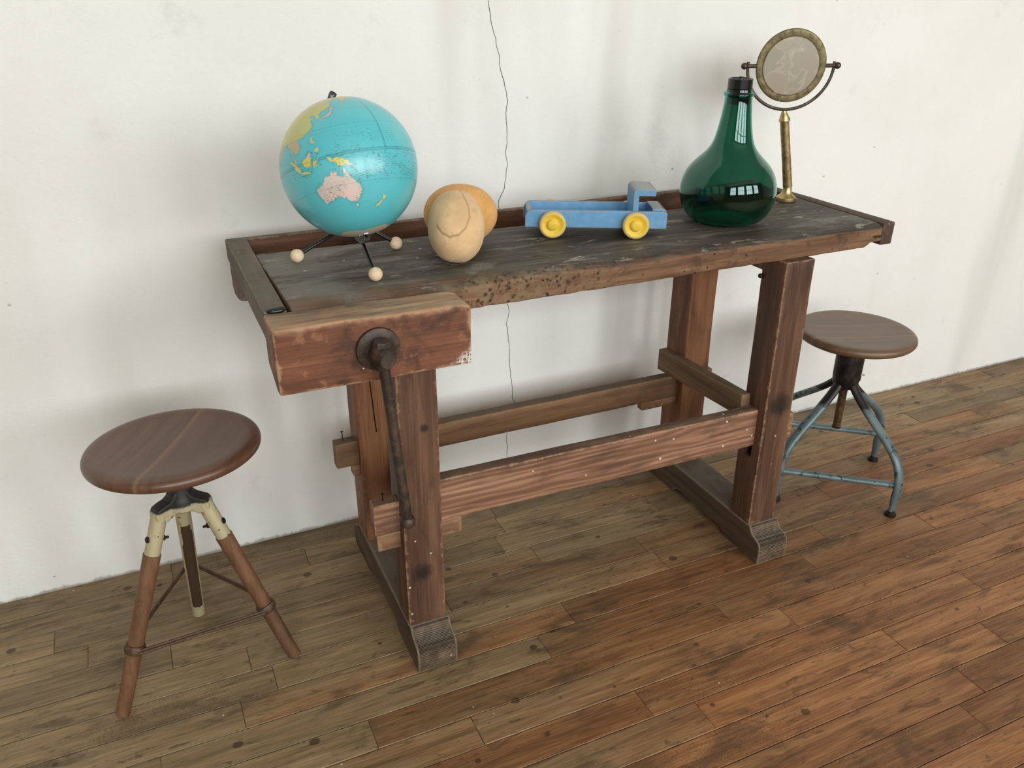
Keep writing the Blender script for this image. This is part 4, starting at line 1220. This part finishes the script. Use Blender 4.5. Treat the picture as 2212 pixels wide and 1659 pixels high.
def mirror_glass():
    M = Mat('blind_mirror_glass'); P = M.coord('Object')
    n = M.noise(P, 28, 3, 0.5, 0.6)
    c = M.mix(M.mul(M.step(n, 0.54, 0.60), 0.55), (172, 164, 148), (128, 122, 108))
    s = M.vor(P, 90); k = M.step(M.sep(M.vor(P, 90, out='Color'))[0], 0.9, 0.92)
    c = M.mix(M.mul(M.step(s, 0.16, 0.08), k), c, (214, 208, 196))
    return M.done(c, M.step(n, 0.5, 0.6, 0.32, 0.5), 0.55, None, Specular_IOR_Level=0.5)
lathe('mirror_glass', [(0, 0.0), (0.0622, 0.0), (0.0622, 0.0022), (0, 0.0024)], mirror_glass(), mir, 64, mc + hn * 0.0011, RM)
# half-hoop fork
YR = 0.0975
pts = []
yoke_bottom = ptop + pax * 0.0285
for k in range(0, 41):
    t = math.radians(180 + 180 * k / 40)
    pts.append(mc + hx * (YR * math.cos(t)) + Vector((0, 0, 1)) * (math.sin(t) * (mc.z - yoke_bottom.z)))
pts = [pts[0] + Vector((0, 0, 0.009))] + pts + [pts[-1] + Vector((0, 0, 0.009))]
tube('yoke', pts, 0.0036, BRONZE, mir, 10, 0.5, hn0)
for s in (-1, 1):
    lathe('pivot_pin', [(0, 0), (0.0044, 0), (0.0044, YR - MR + 0.002), (0, YR - MR + 0.002)], BRONZE, mir, 16, mc + hx * s * (MR - 0.001), axis_to(hx * s))
    ico('pivot_knob', mc + hx * s * (YR + 0.008), 0.0076, BRONZE, mir, (1, 1, 0.98))

# ================================================================== STOOLS
def seat_wood(name, a, b, c3, rough, ang, stripe):
    M = Mat(name)
    P = M.map(M.coord('Object'), (1, 1, 1), (0, 0, 0), (0, 0, math.radians(ang)))
    g1 = M.noise(M.map(P, (3.0, 44, 10)), 1.0, 6, 0.6, 0.5); g2 = M.noise(M.map(P, (10, 260, 30)), 1.0, 4, 0.6)
    f = M.add(M.mul(g1, 0.65), M.mul(g2, 0.35))
    c = M.ramp(f, [(0.28, a), (0.50, b), (0.70, c3)])
    x, y, z = M.sep(P)
    ln = M.step(M.math('ABSOLUTE', M.math('ADD', y, stripe)), 0.006, 0.001)
    c = M.mix(M.mul(ln, 0.35), c, (164, 124, 92))
    bl = M.noise(P, 12, 5, 0.6)
    c = M.mix(M.mul(M.step(bl, 0.5, 0.75), 0.35), c, a)
    return M.done(c, M.add(M.mul(f, 0.2), rough - 0.1), 0.0, M.bump(f, 0.10, 0.0012), Specular_IOR_Level=0.5, Coat_Weight=0.15, Coat_Roughness=0.3)

SC = Vector((-0.178, 0.172, 0))
st1 = thing('swivel_stool', 'tripod swivel stool with round brown seat, cream metal sockets and wooden legs', 'stool', SC)
SEATW = seat_wood('dark_turned_seat_wood', (76, 49, 35), (96, 64, 46), (114, 79, 58), 0.36, -63, 0.004)
SR = 0.1525
sp = [(0, 0.4835), (0.10, 0.4815), (0.128, 0.4815), (0.143, 0.4845), (0.1505, 0.4890), (SR, 0.4950), (0.1512, 0.5010), (0.1470, 0.5058), (0.1390, 0.5085), (0.1280, 0.5088), (0.110, 0.5068), (0.08, 0.5045), (0.04, 0.5032), (0, 0.5030)]
seat_c = Vector((-0.1745, 0.170, 0))
tilt = Matrix.Rotation(math.radians(-2.6), 3, 'X')            # the old seat sits a little crooked
pivot = Vector((0, 0, 0.497))
lathe('seat', [(r, z - 0.497) for r, z in smooth_prof(sp, 4)], SEATW, st1, 96, seat_c + pivot + Vector((0, 0, 0.003)), tilt, 70)
def chipped(name, paint, rust, lo=0.52, hi=0.60, rough=0.5, sc=45, zdark=None):
    M = Mat(name); P = M.coord('Object')
    n = M.noise(P, sc, 6, 0.68, 0.3)
    n2 = M.noise(P, 12, 4, 0.6)
    c = M.mix(M.mul(M.step(n2, 0.35, 0.7), 0.35), paint, tuple(int(v * 0.80) for v in paint))
    c = M.mix(M.step(n, lo, hi), c, rust)
    if zdark is not None:
        z = M.sep(P)[2]
        c = M.mix(M.step(M.add(z, M.mul(M.math('SUBTRACT', n, 0.5), 0.012)), zdark - 0.002, zdark + 0.002), c, (46, 43, 40))
    a = M.attr('worn')
    c = M.mix(M.step(M.add(a, M.mul(M.math('SUBTRACT', n, 0.5), 0.9)), 0.45, 0.55), c, (74, 56, 42))
    return M.done(c, rough, 0.15, M.bump(n, 0.25, 0.0015), Specular_IOR_Level=0.4)
CREAM = chipped('chipped_cream_paint', (190, 177, 142), (112, 80, 54), 0.60, 0.66, 0.5, 60)
CREAMH = chipped('cream_casting_with_dark_top', (190, 177, 142), (112, 80, 54), 0.60, 0.66, 0.5, 60, zdark=0.387)
LEGW = wood('stool_leg_wood', (72, 48, 32), (108, 74, 49), (132, 95, 66), 'z', 0.5, (70, 50, 38), 0.5, spec=0.45)
# threaded spindle
lathe('spindle', [(0, 0.372), (0.0125, 0.372), (0.0125, 0.470), (0.0165, 0.476), (0.034, 0.480), (0.036, 0.484), (0, 0.484)], IRON_DARK, st1, 28, SC)
TOPS = [Vector((-0.2200, 0.151, 0.377)), Vector((-0.1395, 0.157, 0.377)), Vector((-0.1795, 0.208, 0.377))]
FEET = [Vector((-0.351, 0.085, 0.0)), Vector((-0.022, 0.109, 0.0)), Vector((-0.189, 0.323, 0.0))]
lathe('hub', [(0, 0.372), (0.026, 0.372), (0.032, 0.378), (0.032, 0.386), (0.026, 0.392), (0.0205, 0.402), (0.0190, 0.420), (0.0180, 0.4235), (0.0128, 0.4235), (0.0128, 0.40), (0, 0.40)], CREAMH, st1, 36, SC)
for T, Ft in zip(TOPS, FEET):
    d = Vector((T.x - SC.x, T.y - SC.y, 0)); R_ = d.length; d.normalize(); s_ = Vector((-d.y, d.x, 0))
    pr = [(0.004, 0.414), (0.018, 0.412), (0.022, 0.404), (0.030, 0.399), (R_ - 0.004, 0.3965), (R_ + 0.006, 0.393), (R_ + 0.0115, 0.384), (R_ + 0.012, 0.372), (R_ - 0.010, 0.362), (R_ - 0.016, 0.3665), (0.004, 0.370)]
    prism('hub_arm', pr, -0.0135, 0.0135, CREAMH, st1, place=lambda u, a, b, d=d, s_=s_: SC + d * a + s_ * u + Vector((0, 0, b)), bevel=0.003)
for i, (T, Ft) in enumerate(zip(TOPS, FEET)):
    ax = (Ft - T); Ln = ax.length; axn = ax.normalized()
    d = Vector((T.x - SC.x, T.y - SC.y, 0)).normalized()
    if i < 2:
        tube('leg_socket', [T - axn * 0.004, T + axn * 0.02, T + axn * 0.085], [0.0142, 0.0145, 0.0142], CREAM, st1, 20)
        n = 9
        pts = [T + axn * (0.076 + (Ln - 0.0765) * k / n) for k in range(n + 1)]
        rr = [0.0160 - 0.0030 * k / n for k in range(n + 1)]
        pts[-1] = Ft + Vector((0, 0, 0.0015)) - axn * 0.002
        lgv, lgf = tube_data(pts, rr, 20)
        lgv = [Vector((v.x, v.y, max(v.z, 0.0002))) for v in lgv]
        o = mesh('leg', lgv, lgf, LEGW, st1); sharp_caps(o, 50)
    else:
        n = 46
        pts = [T - axn * 0.004 + axn * ((Ln + 0.002) * k / n) for k in range(n + 1)]
        rr = [0.0150 - 0.0022 * k / n for k in range(n + 1)]
        V, F = tube_data(pts, rr, 28)
        V = [Vector((v.x, v.y, max(v.z, 0.0002))) for v in V]
        wv = []
        for k in range(n + 1):
            t = k / n
            for q in range(28):
                c0 = (V[k * 28 + q] - pts[k]).normalized()
                face = max(0, c0.dot(-d))                          # strip on the inner side where the paint has gone
                wv.append((1 if 0.20 < t < 0.90 else 0) * (1.0 if face > 0.70 - 0.12 * min(1, (t - .2) * 2) else 0.0))
        o = mesh('leg', V, F, CREAM, st1); sharp_caps(o, 50)
        at = o.data.attributes.new('worn', 'FLOAT', 'POINT'); at.data.foreach_set('value', wv)
    if i < 2:
        cb = T + axn * 0.046
        nrm = (d - axn * d.dot(axn)).normalized()
        lathe('bolt', [(0, -0.027), (0.0026, -0.027), (0.0026, -0.019), (0.0052, -0.019), (0.0052, -0.014), (0.0030, -0.014), (0.0030, 0.0140), (0.0062, 0.0140), (0.0056, 0.0165), (0, 0.0178)], IRON_DARK, st1, 16, cb, axis_to(nrm))
# wire stretcher: paired rods bound round each leg
RT = 0.655
J = [T.lerp(Ft, RT) for T, Ft in zip(TOPS, FEET)]
J[2] = J[2] + Vector((-0.001, 0.014, 0.006))
WIRE = iron_mat('rusty_wire', (84, 66, 54), (110, 82, 62), 0.5, 0.5, 90)
for i in range(3):
    a, b = J[i], J[(i + 1) % 3]
    dd = (b - a).normalized()
    out = Vector((a.x + b.x, a.y + b.y, 0)) / 2 - SC; out = out.normalized()
    for k in (-1, 1):
        o_ = out * 0.0165 + Vector((0, 0, 0.0032 * k))
        tube('stretcher_rod', [a + o_ - dd * 0.004, b + o_ + dd * 0.004], 0.0024, WIRE, st1, 8)
for i, (T, Ft) in enumerate(zip(TOPS, FEET)):
    axn = (Ft - T).normalized()
    if i == 2: continue
    lathe('leg_band', [(0.0135, -0.0085), (0.0172, -0.0085), (0.0192, -0.004), (0.0192, 0.004), (0.0172, 0.0085), (0.0135, 0.0085)], WIRE, st1, 24, J[i], axis_to(axn))

# ---------------------------------------------------------------- blue metal stool
S2 = Vector((1.487, 0.185, 0))
st2 = thing('workshop_stool', 'blue metal four-legged swivel stool with round brown seat behind the workbench leg', 'stool', S2)
SEATW2 = seat_wood('brown_seat_wood', (84, 62, 45), (106, 80, 59), (124, 97, 73), 0.42, 20, 0.05)
sp2 = [(0, 0.4300), (0.12, 0.4290), (0.138, 0.4310), (0.1470, 0.4365), (0.1500, 0.4430), (0.1480, 0.4500), (0.1420, 0.4545), (0.1320, 0.4560), (0.10, 0.4545), (0.05, 0.4530), (0, 0.4528)]
lathe('seat', smooth_prof(sp2, 4), SEATW2, st2, 96, S2 + Vector((0.002, 0, 0)), None, 70)
def blue_chipped():
    M = Mat('worn_blue_grey_paint'); P = M.coord('Object')
    n = M.noise(P, 48, 6, 0.68, 0.2)
    n2 = M.noise(M.shift(P, 3.0), 14, 4, 0.6)
    c = M.mix(M.step(n2, 0.35, 0.7), (94, 110, 113), (120, 137, 138))
    c = M.mix(M.step(n, 0.54, 0.62), c, (58, 64, 66))
    x, y, z = M.sep(P)
    zz = M.add(z, M.mul(M.math('SUBTRACT', n, 0.5), 0.03))
    c = M.mix(M.step(zz, 0.252, 0.262), c, (38, 36, 35))
    return M.done(c, 0.42, 0.25, M.bump(n, 0.2, 0.0012), Specular_IOR_Level=0.5)
BLUEM = blue_chipped()
lathe('collar', [(0, 0.292), (0.026, 0.292), (0.031, 0.298), (0.0335, 0.306), (0.0350, 0.330), (0.0350, 0.395), (0.0335, 0.402), (0.0335, 0.424), (0.070, 0.430), (0, 0.432)], IRON_DARK, st2, 40, S2)
for zz in (0.384, 0.325):
    cd = Vector((0.90, -0.43, 0)).normalized()
    lathe('collar_bolt', [(0, -0.004), (0.0045, -0.004), (0.0045, 0.004), (0.0022, 0.004), (0.0022, 0.013), (0, 0.013)], CHROME, st2, 12, S2 + cd * 0.0348 + Vector((0, 0, zz)), axis_to(cd))
rbox('collar_clamp', S2.x + 0.030, S2.x + 0.038, S2.y - 0.0160, S2.y - 0.0060, 0.306, 0.398, IRON_DARK, st2, r=0.001, step=0.03, amp=0)
# threaded screw below the collar
tp = []
zc = 0.170
while zc < 0.300:
    tp += [(0.0092, zc), (0.0108, zc + 0.0018), (0.0108, zc + 0.0024), (0.0092, zc + 0.0042)]
    zc += 0.0046
SCREWM = iron_mat('rusty_screw', (86, 66, 46), (112, 84, 54), 0.5, 0.6, 70)
lathe('screw', [(0, 0.166), (0.0115, 0.166), (0.0118, 0.170)] + tp + [(0, 0.30)], SCREWM, st2, 24, S2, None, 30)
LP = [(0.016, 0.314), (0.050, 0.277), (0.090, 0.243), (0.130, 0.212), (0.164, 0.184), (0.190, 0.155), (0.205, 0.123), (0.2105, 0.088), (0.2085, 0.050), (0.2070, 0.012)]
lp = smooth_prof(LP, 3)
F2 = [Vector((1.512, -0.022, 0)), Vector((1.690, 0.208, 0)), Vector((1.462, 0.392, 0)), Vector((1.284, 0.162, 0))]
for Ft in F2:
    d = Vector((Ft.x - S2.x, Ft.y - S2.y, 0)); k = d.length / 0.207; d.normalize()
    tang = Vector((-d.y, d.x, 0))
    pts = [S2 + d * r * k + Vector((0, 0, z)) for r, z in lp]
    rad = []
    for r, z in lp:
        rad.append(0.0132 if z > 0.06 else 0.0132 - 0.0042 * min(1, (0.06 - z) / 0.035))
    tube('leg', pts, rad, BLUEM, st2, 18, 0.72, -d)
    lathe('foot_pad', [(0, 0.0), (0.0140, 0.0), (0.0148, 0.003), (0.0140, 0.0065), (0.0100, 0.0095), (0.0090, 0.014), (0, 0.014)], IRON_DARK, st2, 24, Ft)
    for zz in (0.082, 0.100):
        ico('rivet', S2 + d * (0.2178 * k) + Vector((0, 0, zz)), 0.0032, IRON_DARK, st2, (1, 1, 1), 2)
def barpt(Ft, z, r):
    d = Vector((Ft.x - S2.x, Ft.y - S2.y, 0)); k = d.length / 0.207; d.normalize()
    return S2 + d * r * k + Vector((0, 0, z))
for a, b in ((0, 3), (1, 2)):
    tube('crossbar', [barpt(F2[a], 0.090, 0.203), barpt(F2[b], 0.090, 0.203)], 0.0098, BLUEM, st2, 16, 0.85, Vector((0, 0, 1)))
